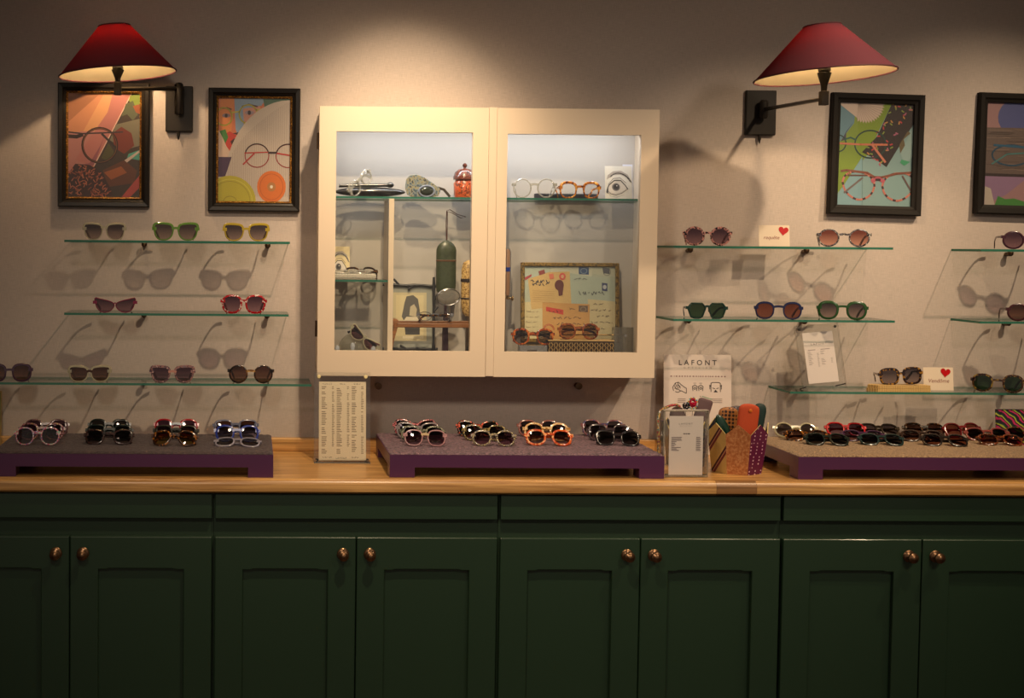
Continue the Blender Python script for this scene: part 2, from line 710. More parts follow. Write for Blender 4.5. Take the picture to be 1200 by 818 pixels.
plane_box('wall_back', -2.6, 4.6, 0.0, 0.12, 0.0, 3.0, mat=MW)
plane_box('wall_left', -2.72, -2.6, -5.6, 0.12, 0.0, 3.0, mat=MW)
plane_box('wall_right', 4.6, 4.72, -5.6, 0.12, 0.0, 3.0, mat=MW)
plane_box('floor', -2.6, 4.6, -5.6, 0.0, -0.05, 0.0, mat=wood((70, 46, 28), (110, 76, 46), rough=0.5))
plane_box('ceiling', -2.6, 4.6, -5.6, 0.12, 3.0, 3.1, mat=paint((0.5, 0.46, 0.42), rough=0.8))

ZC = 0.90          # worktop height
YB = -0.54         # worktop front
# oak upstand along the wall
zt = at(345, 513.5, -0.025).z
structure(MB().box(-1.0, 2.5, -0.025, -0.0005, ZC + 0.0005, zt).build('trim_1', OAK_LIGHT, bevel=0.003))

# worktop: top board plus a rounded front lipping in three lengths
wt = root('worktop', 'long oak worktop running over all the green cabinets', 'worktop', (0.75, -0.27, ZC))
zb = at(600, 580, YB).z
MB().box(-1.75, 1.75, -0.24, 0.2695, zb - ZC, 0).build('board', OAK, wt)


def lipping(x0, x1, m, lab=None):
    prof = [(-0.24, zb - ZC), (-0.262, zb - ZC), (-0.2695, zb - ZC + 0.006), (-0.2705, -0.014), (-0.266, -0.004), (-0.257, 0.0012), (-0.2405, 0.0012)]
    mb = MB()
    n = len(prof)
    vs = [(x0, a, b) for a, b in prof] + [(x1, a, b) for a, b in prof]
    mb.add(vs, [(i, (i + 1) % n, (i + 1) % n + n, i + n) for i in range(n)] + [tuple(range(n)), tuple(range(2 * n - 1, n - 1, -1))])
    o = mb.build('lipping', m, wt, smooth=True)
    if lab:
        o['label'] = lab


xa, xb = at(840, 572, YB).x - 0.75, at(887, 572, YB).x - 0.75
lipping(-1.75, xa - 0.0006, OAK)
lipping(xa, xb, OAK_DARK, 'short darker oak length of the front edge')
lipping(xb + 0.0006, 1.75, OAK)

# ------------------------------------------------------------------ green base cabinets
YD = -0.522        # door face
zpt, zpb = zb - 0.004, at(600, 609.5, YD).z
zdt = at(600, 630.5, YD).z
ZDB = 0.10
edges = [at(-86, 640, YD).x, at(250, 640, YD).x, at(585, 640, YD).x, at(916, 640, YD).x, at(1250, 640, YD).x]
UW = (edges[3] - edges[1]) / 2
names = ['leftmost green base cabinet, partly cut by the left edge of the view', 'green base cabinet second from the left, below the left end of the wall cabinet',
         'green base cabinet third from the left, below the jagged patchwork pots', 'rightmost green base cabinet, below the beige mat']
door_names = ['left', 'right']
for ui in range(4):
    cx = edges[1] + (ui - 0.5) * UW
    u = root('base_cabinet', names[ui], 'cabinet', (cx, -0.28, 0.0), group='green base cabinets')
    hw = UW / 2
    MB().box(-hw + 0.0005, hw - 0.0005, -0.222, 0.27, 0.08, zb - 0.0008).build('body', GREEN_DARK, u)
    MB().box(-hw + 0.0005, hw - 0.0005, -0.17, 0.27, 0.0, 0.08).build('plinth', GREEN_DARK, u)
    g = 0.0045
    MB().box(-hw + g, hw - g, -0.2405, -0.2225, zpb, zpt).build('drawer_front', GREEN, u, bevel=0.002)
    for s in (-1, 1):
        x0, x1 = (-hw + g, -0.0014) if s < 0 else (0.0014, hw - g)
        d = bpy.data.objects.new('door', None)
        C.objects.link(d)
        d.parent = u
        d.location = ((x0 + x1) / 2, -0.2225, ZDB)
        w2, hh = (x1 - x0) / 2, zdt - ZDB
        st = 0.083 if True else 0
        t = 0.0205
        fr = MB()
        o1 = w2 - st + 0.003
        zr = hh - 0.092
        O = [(-w2, 0), (w2, 0), (w2, hh), (-w2, hh)]
        I = [(-o1, 0.09), (o1, 0.09), (o1, zr - 0.003), (o1 - 0.022, zr - 0.003), (o1 - 0.030, zr), (-o1 + 0.030, zr), (-o1 + 0.022, zr - 0.003), (-o1, zr - 0.003)]
        vs = [(x, -t, z) for x, z in O + I] + [(x, 0, z) for x, z in O + I]
        front = [(0, 1, 5, 4), (1, 2, 6, 5), (2, 3, 11, 10, 9, 8, 7, 6), (3, 0, 4, 11)]
        fs = front + [tuple(q_ + 12 for q_ in f_[::-1]) for f_ in front]
        fs += [(q_, q_ + 12, (q_ + 1) % 4 + 12, (q_ + 1) % 4) for q_ in range(4)]
        fs += [(4 + (q_ + 1) % 8, 16 + (q_ + 1) % 8, 16 + q_, 4 + q_) for q_ in range(8)]
        fr.add(vs, fs)
        fr.build('door_frame', GREEN, d, bevel=0.0028, seg=3)
        MB().box(-o1 - 0.004, o1 + 0.004, -0.007, -0.001, 0.06, zr + 0.01).build('door_panel', GREEN, d)
        kx = (w2 - 0.037) * (1 if s < 0 else -1)
        kb = MB()
        kb.lathe([(0.017, 0.0), (0.0175, -0.002), (0.015, -0.004), (0.0155, -0.006), (0.010, -0.008), (0.0065, -0.011), (0.0065, -0.018), (0.012, -0.021), (0.0155, -0.025), (0.0145, -0.030), (0.009, -0.033), (0.0075, -0.0345), (0.004, -0.036), (0.0, -0.0365)], 20, (kx, -t, hh - 0.048), 'Y', 0)
        ko = kb.build('knob', BRASS if False else paint((0.23, 0.13, 0.07), rough=0.3, metal=0.9), d, smooth=True)

# ------------------------------------------------------------------ spectacles
def outline(shape, a, b, n=36):
    pts = []
    if shape in ('cat', 'trap'):
        k = {'cat': [(1.0, .98), (.45, .86), (-.3, .62), (-.88, .30), (-.98, -.15), (-.62, -.75), (-.05, -1.0), (.48, -.80), (.82, -.15)],
             'trap': [(.97, .84), (.55, 1.0), (-.2, .98), (-.82, .80), (-1.0, .25), (-.86, -.5), (-.42, -.96), (.3, -1.0), (.76, -.62), (.94, .1)]}[shape]
        L = len(k)
        for i in range(L):
            p0, p1, p2, p3 = k[i - 1], k[i], k[(i + 1) % L], k[(i + 2) % L]
            for j in range(4):
                t = j / 4
                q = [0.5 * (2 * p1[c] + (p2[c] - p0[c]) * t + (2 * p0[c] - 5 * p1[c] + 4 * p2[c] - p3[c]) * t * t + (3 * p1[c] - p0[c] - 3 * p2[c] + p3[c]) * t ** 3) for c in (0, 1)]
                pts.append((a * q[0], b * q[1]))
        return pts
    if shape == 'hex':
        k = [(1.0, 0.42), (0.62, 1.0), (-0.62, 1.0), (-1.0, 0.42), (-0.62, -0.85), (-0.3, -1.0), (0.3, -1.0), (0.62, -0.85)]
        m = n // len(k)
        for i in range(len(k)):
            p, q = k[i], k[(i + 1) % len(k)]
            for j in range(m + 1):
                t = j / (m + 1)
                pts.append((a * (p[0] + (q[0] - p[0]) * t), b * (p[1] + (q[1] - p[1]) * t)))
        return pts
    p = {'round': 2.0, 'panto': 2.35, 'square': 3.2, 'cat': 2.5, 'butterfly': 2.9, 'soft': 2.6, 'oval': 2.1, 'aviator': 2.3}[shape]
    for i in range(n):
        t = 2 * pi * i / n
        c, s = cos(t), sin(t)
        x = math.copysign(abs(c) ** (2 / p), c)
        z = math.copysign(abs(s) ** (2 / p), s)
        dn = (1 - z) / 2
        if shape in ('panto', 'soft'):
            x *= 1 - 0.12 * dn
        if shape == 'square':
            x *= 1 - 0.10 * dn
        if shape == 'cat':
            x *= 1 - 0.30 * dn
            z += 0.62 * (max(0, x) ** 1.5) * (1 if z > -0.3 else 0.2) - 0.12 * dn * 0
            z -= 0.10 * max(0, -x) * (1 if z > 0 else 0)
        if shape == 'butterfly':
            x *= 1 - 0.16 * dn
            z += 0.14 * x * (1 - dn)
        if shape == 'aviator':
            x *= 1 - 0.22 * dn
            x += 0.18 * dn
            z -= 0.1 * x * (1 - dn) * 0
        pts.append((a * x, b * z))
    return pts


def offs(pts, d, dtop=None):
    """pts moved outwards by d (dtop near the top)"""
    n = len(pts)
    out = []
    zm = max(p[1] for p in pts)
    for i in range(n):
        (x0, z0), (x1, z1) = pts[i - 1], pts[(i + 1) % n]
        tx, tz = x1 - x0, z1 - z0
        L = hypot(tx, tz) or 1
        k = d
        if dtop is not None:
            u = max(0.0, pts[i][1] / zm)
            k = d + (dtop - d) * min(1, u * 1.3)
        out.append((pts[i][0] + tz / L * k, pts[i][1] - tx / L * k))
    return out


LENS = {
    'smoke': ((0.10, 0.085, 0.10), (0.36, 0.29, 0.28)),
    'plum': ((0.10, 0.05, 0.085), (0.34, 0.20, 0.25)),
    'brown': ((0.10, 0.045, 0.035), (0.34, 0.18, 0.13)),
    'rose': ((0.26, 0.09, 0.075), (0.75, 0.42, 0.34)),
    'rust': ((0.22, 0.07, 0.045), (0.32, 0.13, 0.09)),
    'green': ((0.035, 0.075, 0.04), (0.05, 0.11, 0.06)),
    'black': ((0.03, 0.028, 0.03), (0.07, 0.065, 0.065)),
    'clear': ((0.93, 0.93, 0.92), (0.95, 0.95, 0.94)),
    'gold': ((0.40, 0.27, 0.06), (0.62, 0.45, 0.12)),
    'mauve': ((0.20, 0.07, 0.09), (0.30, 0.12, 0.14)),
    'tan': ((0.24, 0.14, 0.08), (0.50, 0.34, 0.20)),
}


def lens_mat(k):
    a, b = LENS[k]
    return clear(a, 1.3, bottom=b, rough=0.03)


def glasses(name, label, loc, rz=0, tilt=0, roll=0, w=0.143, shape='round', a=0.0255, b=0.0225, rim=0.0036, brow=None,
            frame=None, lens='smoke', temple=None, fold=False, bridge=None, group=None, bridge_z=0.35, tl=0.132, gloss=0):
    """a pair of spectacles standing on its rims at loc, facing -y"""
    cat = 'sunglasses' if name == 'sunglasses' else 'glasses'
    R = root(name, label, cat, loc, (radians(-tilt), radians(roll), radians(rz)), group)
    frame = frame or P(30, 20, 20)
    rim *= 1.5
    brow = brow and brow * 1.5
    temple = temple or frame
    wrap = 1.1
    base = outline(shape, a, b)
    lo = min(p[1] for p in base)
    cz = rim - lo
    outer_a = max(p[0] for p in base)
    cx = w / 2 - outer_a - rim - 0.0042
    mb = MB()
    lift = [(0.0022, rim, brow), (-0.0012, rim, brow), (-0.0026, rim * 0.62, brow and brow * 0.8), (-0.0026, 0.0008, None), (-0.001, 0.0, None), (0.0022, 0.0, None)]
    for s in (-1, 1):
        vs = []
        for (y, d, dt) in lift:
            for (x, z) in offs(base, d, dt):
                X = s * (cx + x)
                vs.append((X, y + wrap * X * X, cz + z))
        n = len(base)
        m = len(lift)
        fs = []
        for j in range(m):
            j2 = (j + 1) % m
            for k in range(n):
                k2 = (k + 1) % n
                q = (j * n + k, j2 * n + k, j2 * n + k2, j * n + k2)
                fs.append(q if s < 0 else q[::-1])
        mb.add(vs, fs)
        # lug out to the hinge
        zh = cz + b * 0.42
        xl = cx + outer_a * 0.80
        X0, X1 = s * xl, s * (w / 2)
        mb.box(X0, X1, wrap * X1 * X1 - 0.0026, wrap * X1 * X1 + 0.0042, zh - 0.0045, zh + 0.005)
    # bridge
    gi = cx + min(p[0] for p in base)
    zbz = cz + b * bridge_z
    br = [(gi * (-1 + 2 * i / 6) * 1.08, -0.0005, zbz + 0.003 * (1 - (-1 + 2 * i / 6) ** 2)) for i in range(7)]
    bb = MB() if bridge else mb
    bb.tube(br, flat=(0.0023, 0.0036 if rim > 0.0035 else 0.0018))
    # nose pads
    for s in (-1, 1):
        mb.ball((s * gi * 0.86, 0.005, cz + b * 0.02), 0.0035, 8, 0, (0.5, 1, 1.3))
    mb.build('frame', frame, R, smooth=True)
    if bridge:
        bb.build('bridge', bridge, R)
    lm = lens_mat(lens)
    for s in (-1, 1):
        q = [(s * (cx + x), 0.0004 + wrap * (cx + x) ** 2, cz + z) for x, z in offs(base, 0.0006)]
        if s > 0:
            q = q[::-1]
        cxx = (s * cx, 0.0004 + wrap * cx * cx - 0.0022, cz)
        l = MB().add(q + [cxx], [(i, (i + 1) % len(q), len(q)) for i in range(len(q))])
        l.build('lens', lm, R, smooth=True)
    zh = cz + b * 0.42
    xh = w / 2 - 0.0012
    yh = wrap * xh * xh
    for s in (-1, 1):
        if not fold:
            path = [(s * xh, yh, zh), (s * (xh - 0.001), yh + 0.03, zh), (s * (xh - 0.004), yh + 0.055, zh - 0.001), (s * (xh - 0.007), yh + 0.072, zh - 0.004),
                    (s * (xh - 0.011), yh + tl * 0.68, zh - 0.012), (s * (xh - 0.016), yh + tl * 0.80, zh * 0.32), (s * (xh - 0.019), yh + tl * 0.87, 0.004)]
            fl = (0.0013, 0.0032)
        else:
            off = yh + (0.0035 if s > 0 else 0.008)
            path = [(s * (xh - 0.001), yh + 0.001, zh), (s * (xh - 0.007), off, zh), (s * 0.02, off + 0.001, zh - 0.001), (-s * 0.03, off + 0.001, zh - 0.003),
                    (-s * (w * 0.36), off, zh - 0.009), (-s * (w * 0.44), off - 0.001, zh - 0.024)]
            fl = (0.0013, 0.0032)
        MB().tube(path, flat=fl, taper=[1, 1, 0.9, 0.9, 1.0, 1.25, 1.0][:len(path)]).build('temple', temple, R)
    return R


TORT = lambda: mottled([(24, 12, 8), (60, 30, 12), (150, 92, 30)], 110)
TORT_DARK = lambda: mottled([(16, 9, 8), (34, 18, 10), (96, 58, 22)], 120)
TORT_AMBER = lambda: mottled([(92, 40, 10), (176, 98, 20), (214, 150, 50)], 110)
TORT_RED = lambda: mottled([(64, 22, 10), (146, 62, 22), (184, 104, 44)], 110)
CRYSTAL = clear((0.80, 0.79, 0.74), 3.0, milk=0.28, milkc=(0.75, 0.74, 0.70), rough=0.08)
CRYSTAL_CREAM = clear((0.82, 0.78, 0.6), 2.5, milk=0.4, milkc=(0.66, 0.62, 0.46), rough=0.08)

# ------------------------------------------------------------------ glass shelves
SD = 0.172
TH = 0.007


def glass_shelf(x0, x1, z, label, studs):
    """z is the height of the upper face"""
    xm = (x0 + x1) / 2
    g = root('glass_shelf', label, 'shelf', (xm, -0.001, z), group='green-edged glass wall shelves')
    mb = MB()
    h = (x1 - x0) / 2
    # top and bottom faces clear, edges green
    vs = [(x, y, zz) for x in (-h, h) for y in (-SD, 0) for zz in (-TH, 0)]
    mb.add(vs, [(1, 5, 7, 3), (0, 2, 6, 4)], 0)
    mb.add(vs, [(0, 1, 3, 2), (4, 6, 7, 5), (0, 4, 5, 1), (2, 3, 7, 6)], 1)
    mb.build('pane', [SHELF, SHELF_EDGE], g)
    for sx in studs:
        b = MB()
        b.lathe([(0.0085, -TH - 0.001), (0.0095, -TH - 0.004), (0.0085, -TH - 0.011), (0.0, -TH - 0.012)], 16, (sx - xm, -0.026, 0), 'Z')
        b.lathe([(0.0065, 0.0), (0.0065, -0.03), (0.0, -0.031)], 12, (sx - xm, 0.0, -TH - 0.009), 'Y')
        b.build('bracket', BRONZE, g, smooth=True)
    return g


ZS = (1.575, 1.350, 1.133)
sx = [at(169, 360, -0.02).x, at(313, 360, -0.02).x]
glass_shelf(-0.574, 0.122, ZS[0], 'top glass shelf left of the wall cabinet', sx)
glass_shelf(-0.574, 0.120, ZS[1], 'middle glass shelf left of the wall cabinet', sx)
glass_shelf(-1.30, 0.1925, ZS[2], 'long bottom glass shelf left of the wall cabinet', [sx[0] - 0.62, sx[0], sx[1]])
rx = [at(808, 290, -0.02).x, at(944, 290, -0.02).x]
glass_shelf(1.318, 2.007, ZS[0] - 0.0015, 'top glass shelf between wall cabinet and far right edge', rx)
glass_shelf(1.3207, 2.019, ZS[1] - 0.005, 'middle glass shelf between wall cabinet and far right edge', rx)
ZR3 = 1.120
ux = at(1180, 380, -0.02).x
glass_shelf(1.694, 2.95, ZR3, 'bottom glass shelf at the right, over the beige mat', [at(938, 455, -0.02).x, ux])
lx = at(1149, 295, -0.17).x
glass_shelf(lx, lx + 0.697, ZS[0] - 0.004, 'upper of the two short shelves cut by the right edge', [ux, ux + 0.38])
glass_shelf(lx + 0.004, lx + 0.70, ZS[1] - 0.0055, 'lower of the two short shelves cut by the right edge', [ux, ux + 0.38])

YG = -0.163


def on_shelf(label, x0, x1, z, yy=YG, name='sunglasses', **k):
    h = k.pop('ph', 24)
    A, B = at(x0, 300, yy).x, at(x1, 300, yy).x
    w = B - A
    va = math.degrees(atan2((A + B) / 2, yy - CAMY))
    k['rz'] = k.get('rz', 0) - 0.75 * va
    glasses(name, label, ((A + B) / 2, yy, z + 0.0004), w=w, **k)


GL = 'sunglasses on the glass shelves'
on_shelf('pale clear-framed sunglasses, leftmost on the top left shelf', 96.5, 148, ZS[0], frame=CRYSTAL_CREAM, lens='smoke', shape='trap', a=0.0255, b=0.0215, rim=0.0024, brow=0.0045, rz=0, group=GL, bridge_z=0.5)
on_shelf('bright green-framed sunglasses in the middle of the top left shelf', 178, 233.5, ZS[0], frame=P(88, 128, 48, rough=0.2, coat=0.5), lens='smoke', shape='trap', a=0.0268, b=0.0220, rim=0.0030, brow=0.0052, group=GL, bridge_z=0.4)
on_shelf('yellow-framed sunglasses, rightmost on the top left shelf', 260.5, 316, ZS[0], frame=P(172, 150, 44, rough=0.2, coat=0.5), lens='smoke', shape='trap', a=0.0268, b=0.0220, rim=0.0028, brow=0.0050, group=GL, bridge_z=0.4)
on_shelf('magenta cat-eye sunglasses on the left middle shelf', 109, 161, ZS[1], frame=P(120, 18, 62, rough=0.2, coat=0.5), lens='plum', shape='cat', a=0.0285, b=0.0205, rim=0.0020, group=GL, bridge_z=0.2)
on_shelf('large round red sunglasses with white flecked rims on the left middle shelf', 258.5, 313.5, ZS[1], frame=mottled([(150, 10, 20), (170, 14, 24), (150, 10, 20), (212, 196, 190)], 150), lens='plum', shape='soft', a=0.0272, b=0.0232, rim=0.0042, group=GL)
on_shelf('purple-framed sunglasses cut by the left edge on the bottom left shelf', -17, 38.5, ZS[2], frame=P(62, 34, 60, rough=0.2, coat=0.5), lens='brown', shape='soft', a=0.0262, b=0.0222, rim=0.0036, brow=0.0052, group=GL)
on_shelf('clear-edged brown sunglasses, second from the left on the bottom left shelf', 79, 131.5, ZS[2], frame=CRYSTAL_CREAM, lens='brown', shape='trap', a=0.0262, b=0.0205, rim=0.0032, brow=0.0048, bridge=P(58, 30, 20, rough=0.2), group=GL)
on_shelf('pink and grey marbled sunglasses, third on the bottom left shelf', 175.5, 230, ZS[2], frame=mottled([(126, 104, 112), (150, 108, 104), (84, 68, 80), (176, 140, 138)], 90), lens='plum', shape='trap', a=0.0255, b=0.0205, rim=0.0036, brow=0.0056, bridge=P(182, 130, 118, rough=0.3), group=GL)
on_shelf('round dark tortoiseshell sunglasses, rightmost on the bottom left shelf', 267.5, 322.5, ZS[2], frame=TORT_DARK(), lens='brown', shape='round', a=0.0246, b=0.0236, rim=0.0034, bridge=mottled([(150, 104, 50), (96, 60, 24), (190, 150, 86)], 160), group=GL)
zr1, zr2 = ZS[0] - 0.0015, ZS[1] - 0.005
on_shelf('pink round sunglasses with black-spotted brow on the top right shelf', 801, 856, zr1, frame=mottled([(192, 136, 130), (198, 140, 134), (30, 20, 24), (198, 140, 134)], 95), lens='plum', shape='round', a=0.0245, b=0.0232, rim=0.0042, brow=0.005, group=GL)
on_shelf('round black and white flecked sunglasses with rosy lenses on the top right shelf', 959, 1018, zr1, frame=mottled([(34, 22, 24), (120, 120, 130), (40, 26, 22), (188, 186, 180)], 130), lens='rose', shape='round', a=0.0262, b=0.0236, rim=0.0032, group=GL)
on_shelf('angular dark green sunglasses with blue temples on the right middle shelf', 806, 854, zr2, frame=P(14, 48, 42, rough=0.2, coat=0.5), temple=P(22, 74, 96, rough=0.25), lens='green', shape='hex', a=0.0245, b=0.0208, rim=0.003, rz=8, group=GL, bridge_z=0.55)
on_shelf('dark blue sunglasses with rust-brown lenses on the right middle shelf', 887, 941, zr2, frame=P(28, 36, 78, rough=0.2, coat=0.5), lens='rust', shape='panto', a=0.0248, b=0.0222, rim=0.003, brow=0.0045, group=GL, bridge_z=0.5)
on_shelf('thick green-framed sunglasses at the right of the right middle shelf', 961, 1017, zr2, frame=P(34, 72, 34, rough=0.25, coat=0.5), lens='smoke', shape='panto', a=0.0248, b=0.0218, rim=0.0046, brow=0.0062, group=GL, bridge_z=0.5)
on_shelf('green-lensed tortoiseshell sunglasses at the right of the bottom right shelf', 1146, 1202, ZR3, frame=mottled([(26, 14, 16), (70, 42, 22), (134, 112, 44)], 120), lens='green', shape='panto', a=0.0255, b=0.0226, rim=0.0036, brow=0.0048, group=GL, rz=-4)
on_shelf('plum sunglasses cut by the right edge on the upper short shelf', 1176, 1234, ZS[0] - 0.004, frame=P(60, 26, 42, rough=0.25, coat=0.4), lens='plum', shape='round', a=0.0258, b=0.0236, rim=0.0034, group=GL, rz=12)
on_shelf('dark wine sunglasses cut by the right edge on the lower short shelf', 1184, 1240, ZS[1] - 0.0055, frame=P(60, 18, 26, rough=0.25, coat=0.4), lens='brown', shape='round', a=0.0250, b=0.0226, rim=0.0036, group=GL, rz=12)

# woven case with sunglasses on it, and the two heart cards
xa_, xb_, z0_, z1_ = span(1016, 1086, 448, 458, -0.14)
wc = root('woven_case', 'flat woven straw spectacle case under tortoiseshell sunglasses', 'case', ((xa_ + xb_) / 2, -0.145, ZR3 + 0.0003))
hw = (xb_ - xa_) / 2
WEAVE = stripes([(0.0, (196, 160, 96)), (0.5, (128, 92, 44)), (0.7, (214, 186, 128))], 60, 'X', 1.5)
poly = [(-hw - 0.004, 0.002), (-hw + 0.02, -0.026), (hw, -0.022), (hw - 0.004, 0.024), (-hw + 0.016, 0.026)]
MB().prismz(poly, 0, 0.010).build('base', WEAVE, wc, bevel=0.003)
MB().prismz([(x * 0.98 + 0.001, y * 0.98) for x, y in poly], 0.0105, 0.0205).build('lid', WEAVE, wc, bevel=0.003)
glasses('sunglasses', 'chunky black and amber tortoiseshell sunglasses resting on the woven straw case', ((at(1056, 440, -0.155).x), -0.158, ZR3 + 0.0215), rz=-9, roll=-4, w=0.134, shape='square', a=0.0235, b=0.0205, rim=0.0042, brow=0.0055,
        frame=mottled([(30, 16, 18), (44, 24, 22), (150, 108, 36)], 100), lens='smoke', tl=0.11, group=GL)


def heart(art, cx, cz, s, m, roll=0):
    pts = []
    for i in range(30):
        t = 2 * pi * i / 30
        x = 16 * sin(t) ** 3
        y = 13 * cos(t) - 5 * cos(2 * t) - 2 * cos(3 * t) - cos(4 * t)
        x, y = x * cos(roll) - y * sin(roll), x * sin(roll) + y * cos(roll)
        pts.append((cx + x / 32 * s / art.w, cz + y / 32 * s / art.h))
    art.poly(pts, m)


def card(x0, x1, y0, y1, yy, z, word, label, hx, hz):
    a, b, c, d = span(x0, x1, y0, y1, yy)
    w, h = b - a, d - c
    r = root('heart_card', label, 'card', ((a + b) / 2, yy, z + 0.0004), (radians(-7), 0, 0), group='handwritten cards with a red heart')
    MB().box(-w / 2, w / 2, 0, 0.0008, 0, h).build('card', paint((0.66, 0.56, 0.44), rough=0.7), r)
    MB().box(-w * 0.3, w * 0.3, 0.0009, 0.0016, 0, h * 0.8).xf(Matrix.Rotation(radians(-16), 4, 'X')).build('strut', PAPER, r)
    ar = Art(w, h)
    ar.text(word, 0.14, 0.34, 0.24, (120, 40, 40), shear=0.25)
    ar.build('lettering', r, (-w / 2, -0.0003, 0))
    hb = Art(w, h)
    heart(hb, hx, hz, 0.032, P(176, 8, 16, rough=0.3), radians(-8))
    hb.build('heart', r, (-w / 2, -0.0009, 0))


card(890, 926, 262, 287, -0.11, zr1, 'requête', 'white card with red heart standing on the top right shelf', 0.80, 0.74)
card(1083, 1118, 431, 458, -0.12, ZR3, 'Vendôme', 'white card with red heart standing beside the woven straw case', 0.74, 0.78)

# ------------------------------------------------------------------ framed pictures
def picture_frame(x0, x1, y0, y1, bw, label, wood_mat, gilt, roll=0.0, lean=0.0):
    """outer pixel box on the wall -> frame root; returns (root, art width, art height)"""
    yy = -0.024
    a, b, c, d = span(x0, x1, y0, y1, yy)
    w, h = b - a, d - c
    r = root('picture_frame', label, 'picture', ((a + b) / 2, -0.0015, (c + d) / 2), (radians(lean), radians(roll), 0), group='black framed pictures on the wall')
    mb = MB()
    W2, H2 = w / 2, h / 2
    # profiled moulding: list of (inset, depth)
    prof = [(0, 0), (0, -0.020), (bw * 0.12, -0.024), (bw * 0.55, -0.022), (bw * 0.72, -0.017), (bw, -0.014), (bw, -0.004)]
    rings = []
    for ins, y in prof:
        rings.append([(-W2 + ins, y, -H2 + ins), (W2 - ins, y, -H2 + ins), (W2 - ins, y, H2 - ins), (-W2 + ins, y, H2 - ins)])
    vs = [p for rr in rings for p in rr]
    fs = []
    for j in range(len(rings) - 1):
        for k in range(4):
            k2 = (k + 1) % 4
            fs.append((j * 4 + k, j * 4 + k2, (j + 1) * 4 + k2, (j + 1) * 4 + k))
    mb.add(vs, fs)
    mb.build('moulding', wood_mat, r)
    ins = bw
    if gilt:
        g = MB()
        o = [(ins, -0.016), (ins + 0.0015, -0.017), (ins + 0.006, -0.012), (ins + 0.006, -0.005)]
        rings = [[(-W2 + i, y, -H2 + i), (W2 - i, y, -H2 + i), (W2 - i, y, H2 - i), (-W2 + i, y, H2 - i)] for i, y in o]
        vs = [p for rr in rings for p in rr]
        fs = [(j * 4 + k, j * 4 + (k + 1) % 4, (j + 1) * 4 + (k + 1) % 4, (j + 1) * 4 + k) for j in range(3) for k in range(4)]
        g.add(vs, fs).build('gilt_slip', GILT, r)
        ins = bw + 0.005
    MB().box(-W2 + 0.004, W2 - 0.004, -0.006, -0.001, -H2 + 0.004, H2 - 0.004).build('backing', PAPER, r)
    aw, ah = w - 2 * ins, h - 2 * ins
    MB().box(-aw / 2 - 0.002, aw / 2 + 0.002, -0.0122, -0.0108, -ah / 2 - 0.002, ah / 2 + 0.002).build('glazing', PANE, r)
    return r, aw, ah


# 1: photo print of tortoise glasses on pink paper
r, aw, ah = picture_frame(67.5, 175, 97, 242.5, 0.026, 'gilt-edged black picture under the left lamp, spectacles on pink paper', BLACKWOOD, True)
A = Art(aw, ah)
A.poly([(0, 0), (1, 0), (1, 1), (0, 1)], (190, 128, 92))
A.poly([(0, .72), (.45, 1), (0, 1)], (158, 104, 72))
A.poly([(.2, .62), (.5, 1), (.9, 1), (.9, .5), (.3, .5)], (204, 148, 104))
A.poly([(0, 0.12), (0, .62), (.35, .64), (.5, .5), (.2, .3)], (176, 118, 112))
A.poly([(.55, .82), (.62, 1), (.88, 1), (.36, .3), (.2, .33), (.1, .36)], (176, 110, 104))
A.poly([(.1, .3), (.3, .33), (.45, .5), (.52, .62), (.36, .30)], (142, 84, 92))
A.poly([(.88, 1), (1, 1), (1, 0), (.45, 0), (.36, .3)], (58, 44, 34))
A.line([(.88, 1), (.36, .3)], .014, (214, 180, 164))
A.poly([(.86, .98), (1, 1), (1, .9), (.92, .88), (.84, .93)], (120, 140, 50))
A.poly([(.80, .90), (.9, .93), (.97, .8), (.9, .74), (.82, .8), (.74, .78)], (84, 90, 66))
A.poly([(.9, .88), (1, .9), (1, .8), (.94, .82)], (150, 80, 40))
A.poly([(.66, .70), (1, .76), (1, .50), (.8, .46), (.58, .55)], (112, 106, 86))
A.poly([(.62, .62), (.74, .68), (.88, .62), (.92, .50), (.78, .42), (.64, .48)], (112, 44, 26))
A.poly([(.46, .38), (.56, .52), (.64, .44), (.58, .34)], (72, 70, 32))
A.poly([(.84, .42), (1, .46), (1, .36), (.82, .38)], (70, 150, 134))
A.poly([(.66, .30), (1, .46), (1, .44), (.72, .28)], (190, 170, 160))
A.poly([(.66, .31), (.74, .33), (.74, .30), (.68, .285)], (96, 150, 190))
A.poly([(.48, .26), (.78, .36), (.96, .26), (.92, .14), (.56, .1)], (92, 50, 28))
A.poly([(.5, .24), (.74, .3), (.82, .24), (.6, .17)], (150, 82, 40))
A.poly([(.74, 0), (1, .22), (1, .1), (.86, 0)], (160, 62, 56))
A.poly([(0, 0), (0, .22), (.1, .32), (.3, .31), (.46, .25), (.6, .08), (.62, 0)], (58, 30, 26))
rr = random.Random(3)
for i in range(150):
    x, z = rr.uniform(0, .6), rr.uniform(0, .31)
    if z > .33 - abs(x - .22) * .42 or (x > .46 and z > (.62 - x) * .9):
        continue
    t = rr.uniform(0, pi)
    l = rr.uniform(.02, .045)
    A.line([(x, z), (x + l * cos(t), z + l * .7 * sin(t)), (x + l * cos(t) * 1.6, z + l * .7 * sin(t) * 1.1 + .006)], .011, (188, 108, 76) if i < 100 else (150, 76, 52))
A.ring(.44, .50, .24, .165, .032, (38, 22, 18))
A.ring(.44, .50, .236, .163, .008, (120, 76, 40))
A.line([(0, .625), (.2, .61), (.5, .62), (.76, .63)], .02, (54, 40, 44))
A.line([(0, .585), (.12, .58), (.2, .60)], .05, (50, 32, 26))
A.line([(.47, .61), (.66, .48)], .03, (40, 34, 34))
A.build('print', r, (-aw / 2, -0.0062, -ah / 2))

